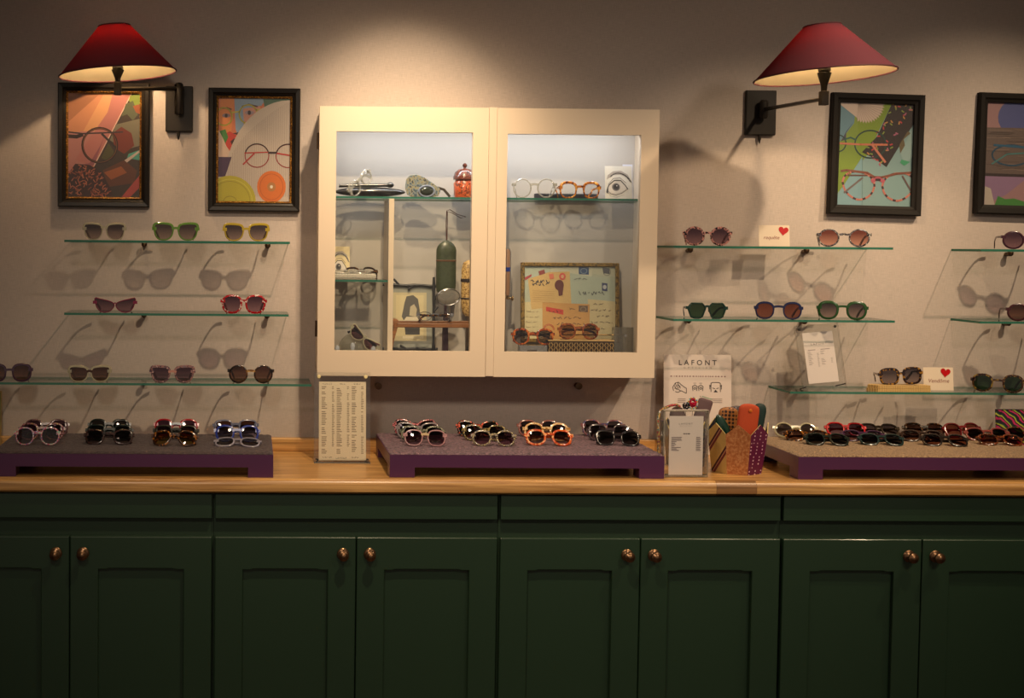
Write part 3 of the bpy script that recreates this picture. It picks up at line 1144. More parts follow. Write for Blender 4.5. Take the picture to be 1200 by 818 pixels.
# 2: collage with painted face, ribbed fan, red round glasses
r, aw, ah = picture_frame(244, 351.5, 103, 247.5, 0.026, 'gilt-edged black picture beside the wall cabinet, orange and yellow discs with red spectacles', BLACKWOOD, True)
A = Art(aw, ah)
A.poly([(0, 0), (1, 0), (1, 1), (0, 1)], (186, 166, 150))
A.poly([(0, .42), (0, 1), (.75, 1), (.6, .8), (.25, .42)], (196, 110, 72))
A.poly([(0, .80), (.04, 1), (.22, 1), (.2, .8), (.18, .66), (.05, .66)], (206, 124, 62))
A.poly([(.22, 1), (.24, .7), (.26, .66), (.34, .66), (.36, .8), (.4, .9), (.6, .93), (.66, 1)], (126, 150, 176))
A.poly([(.34, .9), (.58, .92), (.6, .82), (.5, .72), (.36, .74)], (190, 134, 116))
A.poly([(.02, .62), (.16, .68), (.3, .62), (.34, .5), (.25, .44), (.1, .54)], (188, 52, 34))
A.poly([(.02, .68), (.1, .7), (.14, .62), (.1, .56), (.05, .6)], (60, 120, 44))
A.poly([(0, .42), (0, .7), (.06, .62), (.12, .53), (.22, .42)], (206, 178, 158))
A.poly([(.17, .58), (.22, .61), (.27, .6), (.31, .58), (.27, .535), (.2, .535)], (60, 26, 22))
A.poly([(.2, .66), (.28, .67), (.3, .64), (.26, .645)], (70, 36, 28))
A.ell(.11, .83, .055, .02, (120, 100, 110))
A.ell(.11, .83, .02, .02, (40, 26, 30))
A.ell(.43, .86, .065, .02, (150, 130, 140))
A.ell(.43, .86, .022, .022, (44, 28, 32))
A.line([(.04, .9), (.12, .905), (.18, .89)], .02, (70, 34, 22))
A.line([(.33, .92), (.42, .94), (.54, .92)], .02, (80, 44, 40))
A.ring(.08, .82, .11, .085, .02, (186, 178, 70))
A.ring(.415, .845, .125, .09, .02, (186, 178, 70))
A.line([(.19, .86), (.29, .87)], .02, (186, 178, 70))
A.line([(.53, .89), (.7, .90)], .016, (186, 178, 70))
A.poly([(.62, 1), (1, 1), (1, .98), (.86, .96), (.7, .89), (.64, .9)], (62, 96, 76))
fan = [(1, .985)] + [(1 - .92 * sin(radians(t)), .985 - .84 * (1 - cos(radians(t)))) for t in range(8, 84, 6)] + [(.10, .25), (.1, 0), (1, 0)]
A.poly(fan, (190, 176, 164))
for i in range(46):
    x = .1 + i * .0215
    zt_ = .30 + .66 * max(0, min(1, (x - .14) / .8)) ** .55 if x > .14 else .25
    A.line([(x, .05 + .0 * i), (x + .015 * (x - .5), zt_)], .006, (156, 142, 132))
A.poly([(0, .24), (0, .43), (.19, .43), (.12, .28), (.1, .24)], (66, 40, 72))
A.ell(.17, 0, .36, .25, (176, 166, 40))
A.ring(.17, 0, .28, .195, .008, (142, 132, 30))
A.ring(.17, 0, .31, .215, .008, (200, 190, 76))
A.ring(.17, 0, .09, .05, .01, (140, 130, 30))
A.ell(.745, .145, .2, .155, (206, 106, 28))
A.ring(.745, .145, .16, .125, .008, (170, 82, 20))
A.ell(.745, .145, .06, .045, (172, 116, 56))
A.ell(.745, .145, .02, .016, (226, 214, 190))
for cxx in (.54, .97):
    A.ring(cxx, .445, .165, .112, .014, (146, 36, 40))
    A.ring(cxx, .447, .165, .112, .016, (52, 28, 28), a0=20, a1=170)
A.line([(.37, .47), (.7, .48), (.78, .47)], .018, (170, 52, 46))
A.line([(.35, .36), (.5, .465)], .022, (170, 52, 46))
A.line([(.7, .475), (.81, .475)], .03, (50, 26, 26))
A.line([(.82, .47), (1, .45)], .022, (170, 40, 40))
A.build('print', r, (-aw / 2, -0.0062, -ah / 2))

# 3: right picture, cat-eye spectacles on pale blue
PLAINBLACK = paint((0.013, 0.011, 0.010), rough=0.6, spec=0.15)
r, aw, ah = picture_frame(974, 1082.5, 109.5, 252, 0.030, 'black picture by the right lamp, pink spotted spectacles on pale blue', PLAINBLACK, False, roll=1.2, lean=-1.4)
A = Art(aw, ah)
A.poly([(0, 0), (1, 0), (1, 1), (0, 1)], (124, 156, 160))
A.poly([(0, .10), (0, 1), (.7, 1), (.4, .5), (.2, .3)], (116, 142, 40))
A.poly([(0, .6), (0, 1), (.22, 1), (.2, .8), (.06, .66)], (92, 132, 150))
A.poly([(.06, .66), (.2, .82), (.1, .72), (.1, .64), (.03, .62)], (64, 62, 84))
A.poly([(0, .08), (.33, .48), (.33, 0), (0, 0)], (120, 158, 170))
A.line([(.33, .46), (.35, 0)], .01, (96, 128, 136))
# paper fan
pts = [(.02, .97)]
for i in range(33):
    t = radians(-118 + i * 4.4)
    k = 1.0 if i % 2 else .84
    pts.append((.35 + .26 * cos(t) * k, .99 + .19 * sin(t) * k))
pts += [(.58, 1), (.0, 1)]
A.poly(pts, (196, 178, 168))
for i in range(0, 32, 2):
    t = radians(-118 + i * 4.4)
    A.line([(.25, 1.0), (.35 + .24 * cos(t), .99 + .175 * sin(t))], .006, (160, 144, 136))
A.poly([(.70, 1), (1, 1), (1, .8), (.80, .56), (.66, .38), (.50, .46), (.32, .52), (.52, .68)], (34, 24, 30))
rr = random.Random(5)
for i in range(46):
    u, v = rr.random(), rr.random()
    x = .70 - .34 * u + (.28 - .06 * u) * v
    z = 1 - .5 * u - (.02 + .1 * u) * v
    t = rr.uniform(0, pi)
    A.line([(x, z), (x + .035 * cos(t), z + .024 * sin(t))], .018, [(176, 56, 66), (180, 130, 70), (120, 140, 60), (160, 90, 120)][i // 12])
A.poly([(.84, .52), (1, .78), (1, .48), (.9, .42)], (138, 166, 168))
A.poly([(.86, .46), (.98, .44), (.9, .40), (.84, .43)], (60, 150, 110))
A.poly([(.84, .52), (.9, .6), (.88, .66), (.97, .72), (.93, .74), (.82, .6)], (96, 84, 60))
A.ring(.0, .60, .1, .08, .016, (24, 60, 58))
A.ring(.43, .60, .21, .135, .018, (24, 60, 58))
A.line([(.08, .64), (.16, .66), (.23, .64)], .022, (30, 84, 72))
A.line([(0, .60), (.3, .595), (.66, .60)], .026, (192, 112, 84))
A.line([(.46, .59), (.64, .43)], .03, (190, 116, 96))
# cat-eye spectacles, pink with dark dashes
for cxx, sgn in ((.29, -1), (.83, 1)):
    base = [(cxx + .21 * cos(radians(t)) * (1 if sin(radians(t)) < 0 else 1.03), .19 + .135 * sin(radians(t)) + .03 * max(0, sgn * cos(radians(t)))) for t in range(0, 360, 9)]
    A.line(base, .026, (196, 122, 108), True)
    for i in range(0, 40, 4):
        A.line([base[i], base[(i + 1) % 40]], .026, (64, 32, 44))
A.line([(.05, .33), (.12, .34), (.4, .32), (.5, .28), (.6, .28), (.8, .32), (1, .335)], .03, (120, 70, 56))
A.line([(.47, .24), (.55, .27), (.63, .24)], .05, (170, 84, 100))
A.line([(.52, .255), (.58, .255)], .03, (48, 26, 40))
A.line([(.14, .29), (.4, .295)], .02, (92, 60, 52))
A.line([(.34, .27), (.1, .12)], .026, (104, 92, 92))
A.line([(.88, .3), (1, .16)], .022, (100, 78, 78))
A.build('print', r, (-aw / 2, -0.0062, -ah / 2))

# 4: picture cut by the right edge
r, aw, ah = picture_frame(1146.5, 1255, 109.5, 252, 0.030, 'black picture cut by the right edge, blue spectacles on driftwood', PLAINBLACK, False, roll=1.2, lean=-1.4)
A = Art(aw, ah)
A.poly([(0, 0), (1, 0), (1, 1), (0, 1)], (146, 112, 116))
A.ell(.62, .86, .46, .24, (70, 78, 132))
A.poly([(0, .30), (1, .30), (1, .765), (0, .755)], (92, 78, 74))
rr = random.Random(9)
for i in range(34):
    z = rr.uniform(.31, .75)
    x = rr.uniform(0, .7)
    A.line([(x, z), (x + .15, z + rr.uniform(-.01, .01)), (x + .32, z)], .007, [(62, 50, 48), (120, 102, 94)][i // 17])
A.poly([(0, .28), (1, .28), (1, .305), (0, .31)], (44, 32, 36))
A.poly([(0, .0), (0, .28), (.6, .28), (.3, .1)], (132, 104, 136))
A.poly([(.02, .0), (.02, .18), (.10, .16), (.16, .0)], (170, 160, 150))
A.poly([(.16, .0), (.2, .09), (.3, .06), (.42, .07), (.56, .04), (.56, 0)], (60, 120, 54))
A.poly([(.58, 0), (.6, .2), (.8, .2), (.8, 0)], (60, 48, 40))
for k in range(5):
    A.line([(.6, .03 + k * .035), (.8, .03 + k * .035)], .02, [(180, 150, 60), (60, 110, 50)][k % 2])
A.ring(.36, .49, .26, .10, .022, (28, 66, 92))
A.line([(.12, .585), (.6, .57), (.75, .52)], .03, (30, 80, 110))
A.line([(.1, .4), (.3, .5), (.75, .53)], .02, (60, 110, 112))
A.ring(.92, .49, .2, .10, .022, (28, 66, 92))
A.build('print', r, (-aw / 2, -0.0062, -ah / 2))

# ------------------------------------------------------------------ wall lamps
SHADE = shade_fabric()
LINING = paint((0.5, 0.4, 0.25), rough=0.8)
TRIM_RED = paint((0.06, 0.008, 0.015), rough=0.7)


def wall_lamp(label, plate, sh, arm_py, tilt, power):
    """plate: pixel box of the wall plate; sh: (centre px x, rim px y, depth y, rim radius, top radius, height)"""
    a, b, c, d = span(*plate, -0.01)
    L = root('wall_lamp', label, 'lamp', ((a + b) / 2, 0, (c + d) / 2), group='wall lamps with dark red conical shades')
    w2, h2 = (b - a) / 2, (d - c) / 2
    MB().box(-w2, w2, -0.016, -0.0005, -h2, h2).build('backplate', IRON, L, bevel=0.003)
    rim = at(sh[0], sh[1], sh[2])
    rel = rim - L.location
    # pivot on the plate
    pv = Vector((0.0, -0.036, 0.012))
    arm_z = at(sh[0], arm_py[1], sh[2]).z - L.location.z
    e = Vector((rel.x, rel.y, arm_z))
    z_a = at(plate[0], arm_py[0], -0.036).z - L.location.z
    z_top = max(0.02, z_a - pv.z + 0.012)
    MB().lathe([(0.011, -0.032), (0.014, -0.028), (0.014, z_top), (0.009, z_top + 0.006), (0, z_top + 0.007)], 16, (pv.x, pv.y, pv.z), 'Z').lathe([(0.008, 0), (0.008, -0.022)], 12, (pv.x, -0.015, pv.z - 0.02), 'Y').build('pivot', IRON, L, smooth=True)
    MB().lathe([(0.004, 0), (0.005, -0.012), (0.0015, -0.026), (0, -0.028)], 10, (-0.002, -0.012, -h2), 'Z').build('switch', IRON, L, smooth=True)
    p0 = Vector((pv.x, pv.y, z_a))
    MB().tube([p0, Vector((e.x, e.y, z_a + (arm_z - z_a) * 1.0))], r=0.0062, n=12).build('arm', paint((0.03, 0.026, 0.022), rough=0.3, metal=0.7), L, smooth=True)
    MB().box(e.x - 0.011, e.x + 0.011, e.y - 0.011, e.y + 0.011, arm_z - 0.018, arm_z + 0.022).build('elbow', IRON, L, bevel=0.002)
    # socket cup up into the shade
    top = rel.z + 0.02
    hgt = top - (arm_z + 0.022)
    MB().lathe([(0.008, 0), (0.009, hgt * 0.25), (0.010, hgt * 0.3), (0.019, hgt * 0.78), (0.0195, hgt * 0.82), (0.013, hgt * 0.84), (0.017, hgt * 0.9), (0.017, hgt), (0.014, hgt + 0.006), (0, hgt + 0.006)], 20, (e.x, e.y, arm_z + 0.022), 'Z').build('socket', IRON, L, smooth=True)
    R1, R0, H = sh[3], sh[4], sh[5]
    so = bpy.data.objects.new('shade', None)
    C.objects.link(so)
    so.parent = L
    so.location = rel
    so.rotation_euler = (radians(tilt[0]), radians(tilt[1]), 0)
    n = 56
    mb = MB()
    prof = [(R1 + (R0 - R1) * j / 8, H * j / 8) for j in range(9)]
    mb.lathe(prof, n, (0, 0, 0), 'Z', cap=False)
    mb.build('shade_cloth', SHADE, so, smooth=True)
    for rad, z, nm in ((R1, 0, 'rim_binding'), (R0, H, 'rim_binding')):
        MB().tube([(rad * cos(2 * pi * i / n), rad * sin(2 * pi * i / n), z) for i in range(n)], r=0.0024, n=6, closed=True).build(nm, TRIM_RED, so, smooth=True)
    sp = MB()
    for k in range(3):
        t = 2 * pi * k / 3
        sp.tube([(0, 0, H - 0.012), (R0 * cos(t), R0 * sin(t), H - 0.001)], r=0.0012, n=5)
    sp.build('spider', BRASS, so)
    bz = rel.z + sh[6]
    bo = MB().ball((e.x, e.y, bz), 0.018, 16, 0, (1, 1, 1.1))
    MB().lathe([(0.0205 * cos(radians(q_)), 0.0205 * sin(radians(q_)) * 1.1) for q_ in range(14, 91, 8)], 16, (e.x, e.y, bz), 'Z', cap=False).build('uplight_blocker', SILVER, L, smooth=True)  # unseen cap, added to keep the bulb from lighting the wall above
    bo.build('bulb', paint((1, 0.68, 0.38), emit=power), L, smooth=True)
    MB().lathe([(0.010, top), (0.0125, top + 0.004), (0.0125, bz - 0.02), (0.006, bz - 0.012)], 12, (e.x, e.y, 0), 'Z').build('candle_tube', paint((0.5, 0.45, 0.3)), L, smooth=True)
    return L


wall_lamp('left wall lamp with dark red conical shade and arm folded to the left', (194, 226, 101, 154.5), (138, 86.5, -0.20, 0.178, 0.048, 0.145, 0.112), (103.5, 104.5), (0, -4.5), 620)
wall_lamp('right wall lamp with rosy lit red shade and arm swung out to the right', (873.5, 909, 106, 158.5), (966, 89, -0.50, 0.190, 0.050, 0.142, 0.095), (128, 116), (-1.5, -3.5), 500)

# ------------------------------------------------------------------ wall cabinet
X0, X1, Z0, Z1 = 0.209, 1.2592, 1.1615, 1.992
YF = -0.19
wcab = root('wall_cabinet', 'cream wall-hung display cabinet with two glazed doors', 'cabinet', ((X0 + X1) / 2, 0, Z0))
cxm = (X0 + X1) / 2
T = 0.018
bd = MB()
cx0, cx1, cz0, cz1 = X0 + 0.004 - cxm, X1 - 0.004 - cxm, 0.006, Z1 - Z0 - 0.012
cz1 = Z1 - Z0 - 0.013
bd.box(cx0, cx0 + T, YF + 0.024, -0.0005, cz0, cz1)
bd.box(cx1 - T, cx1, YF + 0.024, -0.0005, cz0, cz1)
bd.box(cx0 + T, cx1 - T, YF + 0.024, -0.0005, cz0, cz0 + T)
bd.box(cx0 + T, cx1 - T, YF + 0.024, -0.0005, cz1 - T, cz1)
bd.build('carcass', CREAM, wcab)
LINEN = paint((0.44, 0.405, 0.37), rough=0.85, bump=0.1, bscale=500)
MB().box(cx0 + T, cx1 - T, -0.010, -0.0005, cz0 + T, cz1 - T).build('back_panel', LINEN, wcab)
YI = -0.0105       # face of the back panel
ZF = Z0 + cz0 + T  # cabinet floor

dm = at(577, 280, YF).x       # meeting line of the doors


def cab_door(x0, x1, op, hinge_x, extra):
    """op: pixel box of the glazed opening"""
    a, b, c, d = span(*op, YF)
    o = bpy.data.objects.new('door', None)
    C.objects.link(o)
    o.parent = wcab
    o.location = (0, 0, -Z0)
    mb = MB()
    y0, y1 = YF, YF + 0.022
    xo = lambda v: v - cxm
    mb.box(xo(x0), xo(a), y0, y1, Z0, Z1)
    mb.box(xo(b), xo(x1), y0, y1, Z0, Z1)
    mb.box(xo(a), xo(b), y0, y1, Z0, c)
    mb.box(xo(a), xo(b), y0, y1, d, Z1)
    mb.build('door_frame', CREAM, o)
    MB().box(xo(a) - 0.006, xo(b) + 0.006, y1 - 0.008, y1 - 0.004, c - 0.006, d + 0.006).build('door_glass', GLASS, o)
    if extra:
        MB().box(xo(extra[0]), xo(extra[1]), y0 - 0.0035, y0 - 0.0002, Z0 + 0.003, Z1 + 0.001).build('astragal', CREAM, o, bevel=0.0015)
    for z in (0.12, 0.70):
        MB().lathe([(0.004, Z0 + z), (0.004, Z0 + z + 0.05)], 10, (xo(hinge_x), y1 - 0.001, 0), 'Z').build('hinge', BRONZE, o, smooth=True)
    return a, b, c, d


s0, s1 = at(571, 280, YF).x, at(580.5, 280, YF).x
o1 = cab_door(X0, s0, (393, 552.5, 154.5, 411.5), X0 - 0.003, None)
MBo = None
o2 = cab_door(s1 + 0.0008, X1, (593, 749, 157.5, 413), X1 + 0.003, None)
MB().box(s0 + 0.0008 - cxm, s1 - cxm, YF - 0.0025, YF + 0.02, 0.002, Z1 - Z0 + 0.001).build('meeting_stile', CREAM, wcab, bevel=0.001)

# led strip under the cabinet top
MB().box(cx0 + 0.05, cx1 - 0.05, -0.150, -0.140, cz1 - T - 0.008, cz1 - T - 0.0005).build('light_strip', paint((0.9, 0.95, 1.0), emit=5), wcab)
la = bpy.data.lights.new('cabinet_strip_light', 'AREA')
la.shape = 'RECTANGLE'
la.size, la.size_y = 0.95, 0.02
la.energy = 1.6
la.color = (0.93, 0.95, 1.0)
lo = bpy.data.objects.new('cabinet_strip_light', la)
C.objects.link(lo)
lo.location = (cxm, -0.135, Z0 + cz1 - T - 0.012)
lo.rotation_euler = (radians(12), 0, 0)

# inner glass shelf over the whole width, divider, small shelf
ZU = at(470, 230.5, -0.155).z


def inner_shelf(x0, x1, z, yf, label):
    g = MB()
    vs = [(x, y, zz) for x in (x0, x1) for y in (yf, YI - 0.001) for zz in (z - 0.006, z)]
    g.add(vs, [(1, 5, 7, 3), (0, 2, 6, 4)], 0)
    g.add(vs, [(0, 1, 3, 2), (4, 6, 7, 5), (0, 4, 5, 1), (2, 3, 7, 6)], 1)
    o = g.build('inner_shelf', [clear((0.80, 0.81, 0.80), 1.0), SHELF_EDGE], wcab)
    o.location = (-cxm, 0, -Z0)


xd0, xd1 = at(455, 320, -0.160).x, at(461, 320, -0.160).x
inner_shelf(X0 + 0.024, X1 - 0.024, ZU, -0.158, '')
ZM = at(420, 328, -0.15).z
inner_shelf(X0 + 0.024, xd0 - 0.0008, ZM, -0.155, '')
MB().box(xd0 - cxm, xd1 - cxm, -0.160, YI - 0.0005, ZF - Z0 + 0.0005, ZU - Z0 - 0.0065).build('divider', CREAM, wcab)
# middle upright of the carcass behind the meeting stile
MB().box(dm - 0.008 - cxm, dm + 0.008 - cxm, -0.10, YI - 0.0005, ZF - Z0 + 0.0005, ZU - Z0 - 0.0065).build('divider', CREAM, wcab)

ZUt = ZU + 0.0005


def pos(px, py, yy):
    return at(px, py, yy)


# --- upper shelf, left door
bx = at(434, 222, -0.09)
case = root('long_black_case', 'long black spectacle case with ball-ended rod under crystal spectacles', 'case', (bx.x, -0.085, ZUt))
mb = MB()
prof = []
mb.ball((0, 0, 0.016), 1.0, 24, 0, (0.112, 0.028, 0.016))
mb.build('body', P(24, 22, 22, rough=0.25, coat=0.5), case, smooth=True)
mb = MB()
mb.tube([(-0.10, -0.012, 0.034), (-0.02, -0.012, 0.036), (0.055, -0.012, 0.037)], r=0.0055, n=10)
mb.ball((0.062, -0.012, 0.038), 0.011, 16, 0, (1.1, 0.9, 0.8))
mb.build('rod', P(20, 18, 18, rough=0.2, coat=0.5), case, smooth=True)
p = at(427, 229, -0.135)
glasses('eyeglasses', 'clear crystal spectacles tipped up over the long black case', (p.x, -0.130, ZUt + 0.022), roll=-36, rz=38, w=0.118, shape='panto', a=0.0215, b=0.0205, rim=0.0028, frame=CRYSTAL, lens='clear', fold=True, bridge_z=0.55)
# mottled shield
a, b, c, d = span(474, 516, 203, 230, -0.11)
ms = root('shield_goggle', 'blue and gold mottled shield eyewear beside the orange jar', 'eyewear', ((a + b) / 2, -0.11, ZUt))
w, h = b - a, d - c
prof = [(-.5, .42), (-.47, .78), (-.36, .97), (-.18, 1.0), (.05, .86), (.28, .62), (.46, .42), (.5, .26), (.44, .06), (.3, 0), (-.3, 0), (-.44, .1)]
mb = MB()
ns = 5
n = len(prof)
vs = []
for j in range(ns):
    t = j / (ns - 1)
    k = 1 - 0.55 * t * t
    for x, z in prof:
        vs.append((x * w * k, -0.012 + 0.05 * t * 0.5 - 0.018 * (1 - k) * 0, z * h * (0.35 + 0.65 * k) if False else 0.5 * h + (z - 0.5) * h * k - (1 - k) * 0.5 * h * 0.9))
fs = [(j * n + i, (j + 1) * n + i, (j + 1) * n + (i + 1) % n, j * n + (i + 1) % n) for j in range(ns - 1) for i in range(n)]
fs.append(tuple(range(n)))
fs.append(tuple((ns - 1) * n + i for i in range(n - 1, -1, -1)))
mb.add(vs, fs)
for i in range(len(mb.v)):
    x, y, z = mb.v[i]
    mb.v[i] = (x, y, max(z, 0.0))
mb.build('shell', mottled([(60, 76, 88), (112, 124, 130), (146, 138, 108), (50, 58, 70)], 130, rough=0.35), ms, bevel=0.002)
MB().ball((0.012, -0.0135, h * 0.26), 1.0, 20, 0, (0.0205, 0.004, 0.0135)).build('lens', P(38, 44, 36, rough=0.1, coat=1), ms, smooth=True)
MB().tube([(0.012 + 0.024 * cos(t / 10 * pi), -0.013, h * 0.26 + 0.017 * sin(t / 10 * pi)) for t in range(20)], r=0.0026, n=6, closed=True).build('lens_rim', P(128, 138, 160, rough=0.2, coat=0.5), ms, smooth=True)
MB().tube([(w * .42, -0.005, h * .42), (w * .6, 0.0, h * .34), (w * .78, 0.004, h * 0.03)], flat=(0.0016, 0.004)).build('temple', P(60, 52, 46, rough=0.3), ms)
# orange jar
a, b, c, d = span(531, 558, 188, 230, -0.10)
jr = root('lidded_jar', 'small orange ceramic jar with brown knobbed lid', 'jar', ((a + b) / 2, -0.10, ZUt))
rj = (b - a) / 2
MB().lathe([(rj * .86, 0), (rj * .92, 0.01), (rj * .95, 0.045), (rj * .84, 0.052), (rj * .8, 0.056)], 28, (0, 0, 0), 'Z').build('body', mottled([(170, 66, 26), (184, 84, 38), (104, 44, 24), (190, 104, 56)], 90, rough=0.3), jr, smooth=True)
MB().lathe([(rj * .98, 0.0565), (rj * 1.0, 0.066), (rj * .93, 0.070), (rj * .85, 0.080), (rj * .55, 0.089), (rj * .14, 0.092), (rj * .12, 0.095), (rj * .2, 0.099), (rj * .2, 0.104), (rj * .1, 0.108), (0, 0.109)], 28, (0, 0, 0), 'Z').build('lid', mottled([(70, 34, 24), (104, 50, 34), (46, 26, 22)], 90, rough=0.25), jr, smooth=True)

# --- upper shelf, right door
def sit(label, x0, x1, z, yy, **k):
    A_, B_ = at(x0, 230, yy).x, at(x1, 230, yy).x
    return glasses('eyeglasses', label, ((A_ + B_) / 2, yy, z), w=B_ - A_, **k)


sit('clear round crystal spectacles at the left of the right upper cabinet shelf', 600, 652, ZUt, -0.135, shape='round', a=0.0242, b=0.0262, rim=0.003, frame=CRYSTAL, lens='clear', tl=0.10, rz=-10)
sit('amber tortoiseshell spectacles in the middle of the right upper cabinet shelf', 654.5, 704.5, ZUt, -0.125, shape='soft', a=0.0232, b=0.0205, rim=0.0032, brow=0.0058, frame=TORT_AMBER(), lens='clear', tl=0.10, bridge_z=0.45)
a, b, c, d = span(627, 702, 222, 230, -0.04)
bc = root('black_tube_case', 'flat black case lying behind the amber spectacles', 'case', ((a + b) / 2, -0.016 - 0.012, ZUt))
MB().box(-(b - a) / 2, (b - a) / 2, -0.005, 0.006, 0, 0.019).build('body', P(24, 22, 24, rough=0.3), bc, bevel=0.004)
MB().box(-(b - a) / 2 - 0.001, -(b - a) / 2 + 0.03, -0.0065, -0.0052, 0.002, 0.017).build('flap', P(50, 48, 54, rough=0.3), bc)


def eye_art(w, h, bg):
    A = Art(w, h)
    A.poly([(0, 0), (1, 0), (1, 1), (0, 1)], bg)
    g1, g2, g3 = (52, 50, 56), (112, 106, 106), (164, 156, 150)
    A.poly([(.06, .58), (.1, .72), (.3, .84), (.6, .86), (.85, .74), (.98, .52), (.9, .55), (.78, .68), (.55, .74), (.3, .72)], g3)
    for i in range(26):
        u = i / 25
        x = .18 + .72 * u
        z = .66 + .17 * sin(u * pi) ** .7 - .10 * u
        A.line([(x, z), (x + .08, z + .02 * (1 - u) - .05 * u + .01)], .03, g1 if i % 3 else g2)
    A.poly([(.08, .30), (.2, .48), (.4, .58), (.6, .56), (.75, .42), (.8, .3), (.6, .2), (.35, .14), (.16, .18)], (204, 196, 188))
    A.ell(.40, .36, .15, .12, g2)
    A.ell(.40, .36, .11, .09, g1)
    A.ell(.38, .37, .05, .042, (20, 18, 22))
    A.ell(.43, .40, .02, .018, (220, 216, 210))
    A.line([(.06, .26), (.14, .42), (.34, .56), (.58, .56), (.74, .42), (.84, .3)], .035, g1)
    A.line([(.12, .44), (.3, .62), (.56, .64), (.78, .48)], .018, g2)
    A.line([(.08, .26), (.2, .16), (.4, .12), (.62, .18), (.8, .28)], .02, g2)
    A.line([(.10, .2), (.2, .08), (.42, .05), (.7, .12)], .012, g3)
    A.poly([(.03, .2), (.08, .36), (.12, .3), (.1, .16)], g1)
    return A


a, b, c, d = span(709.5, 741.5, 192, 231, -0.12)
ec = root('eye_card', 'white card printed with a grey engraved eye on the upper shelf', 'card', ((a + b) / 2, -0.12, ZUt), (radians(-6), 0, radians(3)))
w, h = b - a, d - c
MB().box(-w / 2, w / 2, 0, 0.0012, 0, h).build('card', paint((0.72, 0.70, 0.66), rough=0.6), ec)
eye_art(w, h, (214, 210, 202)).build('print', ec, (-w / 2, -0.0003, 0))
MB().box(w / 2 - 0.028, w / 2 + 0.004, 0.003, 0.004, 0, h * 1.06).build('backing_card', paint((0.6, 0.62, 0.75), rough=0.4), ec)

# --- small shelf behind the left door
ZMt = ZM + 0.0005
a, b, c, d = span(388, 410, 290, 328, -0.045)
ec = root('eye_card', 'yellowed card with a printed eye on the small left cabinet shelf', 'card', ((a + b) / 2, -0.045, ZMt), (radians(-8), 0, 0))
w, h = b - a, d - c
MB().box(-w / 2, w / 2, 0, 0.0012, 0, h).build('card', PAPER_WARM, ec)
eye_art(w, h, (206, 190, 150)).build('print', ec, (-w / 2, -0.0003, 0))
a, b, c, d = span(384, 440, 322, 329, -0.12)
ft = root('braided_tray', 'narrow white braided tray on the small left cabinet shelf', 'tray', ((a + b) / 2, -0.11, ZMt))
tw = (b - a) / 2
MB().box(-tw, tw, -0.03, 0.03, 0, 0.004).build('base', P(170, 164, 150, rough=0.6), ft, bevel=0.001)
mb = MB()
for ph in (0, pi):
    for zz in (0.008, 0.0135):
        mb.tube([(-tw + 2 * tw * i / 60, -0.030 + 0.0022 * cos(i * 0.9 + ph), zz + 0.002 * sin(i * 0.9 + ph)) for i in range(61)], r=0.0018, n=6)
        mb.tube([(-tw + 2 * tw * i / 60, 0.030 + 0.0022 * cos(i * 0.9 + ph), zz + 0.002 * sin(i * 0.9 + ph)) for i in range(61)], r=0.0018, n=6)
mb.build('braid', P(200, 194, 182, rough=0.5), ft, smooth=True)
p = at(412, 322, -0.12)
glasses('eyeglasses', 'flat winged clear spectacles lying on the braided tray', (p.x, -0.128, ZMt + 0.019), tilt=74, w=0.125, shape='cat', a=0.0255, b=0.017, rim=0.002, frame=CRYSTAL, lens='clear', fold=True)
p = at(434, 326, -0.06)
glasses('eyeglasses', 'dark tortoiseshell spectacles at the back of the small left cabinet shelf', (p.x - 0.022, -0.072, ZMt + 0.001), rz=22, tilt=35, w=0.120, shape='soft', a=0.0215, b=0.0175, rim=0.0035, frame=TORT_DARK(), lens='clear', fold=True)

# --- bottom left compartment
a, b, c, d = span(390, 446, 392, 430, -0.09)
dome = root('glass_dome', 'clear glass dome behind pale cat-eye sunglasses', 'dome', (at(415, 400, -0.06).x, -0.066, ZF + 0.0005))
DG = clear((0.70, 0.70, 0.66), 2.0, milk=0.14, milkc=(0.6, 0.58, 0.5))
MB().lathe([(0.052, 0.008), (0.052, 0.05), (0.049, 0.065), (0.040, 0.082), (0.026, 0.094), (0.010, 0.100), (0, 0.101)], 32, (0, 0, 0), 'Z', cap=False).build('glass', DG, dome, smooth=True)
MB().lathe([(0.05, 0), (0.053, 0.002), (0.053, 0.0075), (0.05, 0.008)], 32, (0, 0, 0), 'Z').build('base', P(70, 62, 50, rough=0.4), dome, smooth=True)
for i, (px_, py_) in enumerate(((395, 408), (413, 405), (437, 409))):
    q = at(px_, py_, -0.135)
    cr = root('glass_pebble', ['clear glass pebble at the left end of the cabinet floor', 'clear glass pebble in front of the glass dome', 'clear glass pebble under the pale cat-eye sunglasses'][i], 'ornament', (q.x, -0.150 + 0.0 * i, ZF + 0.0004), group='glass pebbles on the cabinet floor')
    hgt = q.z - ZF
    MB().lathe([(0.008, 0), (0.0085, 0.004), (0.004, 0.008), (0.003, hgt - 0.02), (0.006, hgt - 0.012), (0.0085, hgt), (0.006, hgt + 0.008), (0, hgt + 0.011)], 10, (0, 0, 0), 'Z').build('pebble', clear((0.8, 0.85, 0.95), 4.0, milk=0.35, milkc=(0.85, 0.9, 1.0)), cr)
p = at(422, 396.5, -0.13)
glasses('sunglasses', 'pale clear cat-eye sunglasses with mauve lenses tipped down in the lower left', (p.x, -0.118, p.z - 0.018), rz=-10, roll=38, w=0.118, shape='cat', a=0.0235, b=0.0165, rim=0.0024, frame=CRYSTAL_CREAM, lens='mauve', fold=True, temple=TORT_DARK())

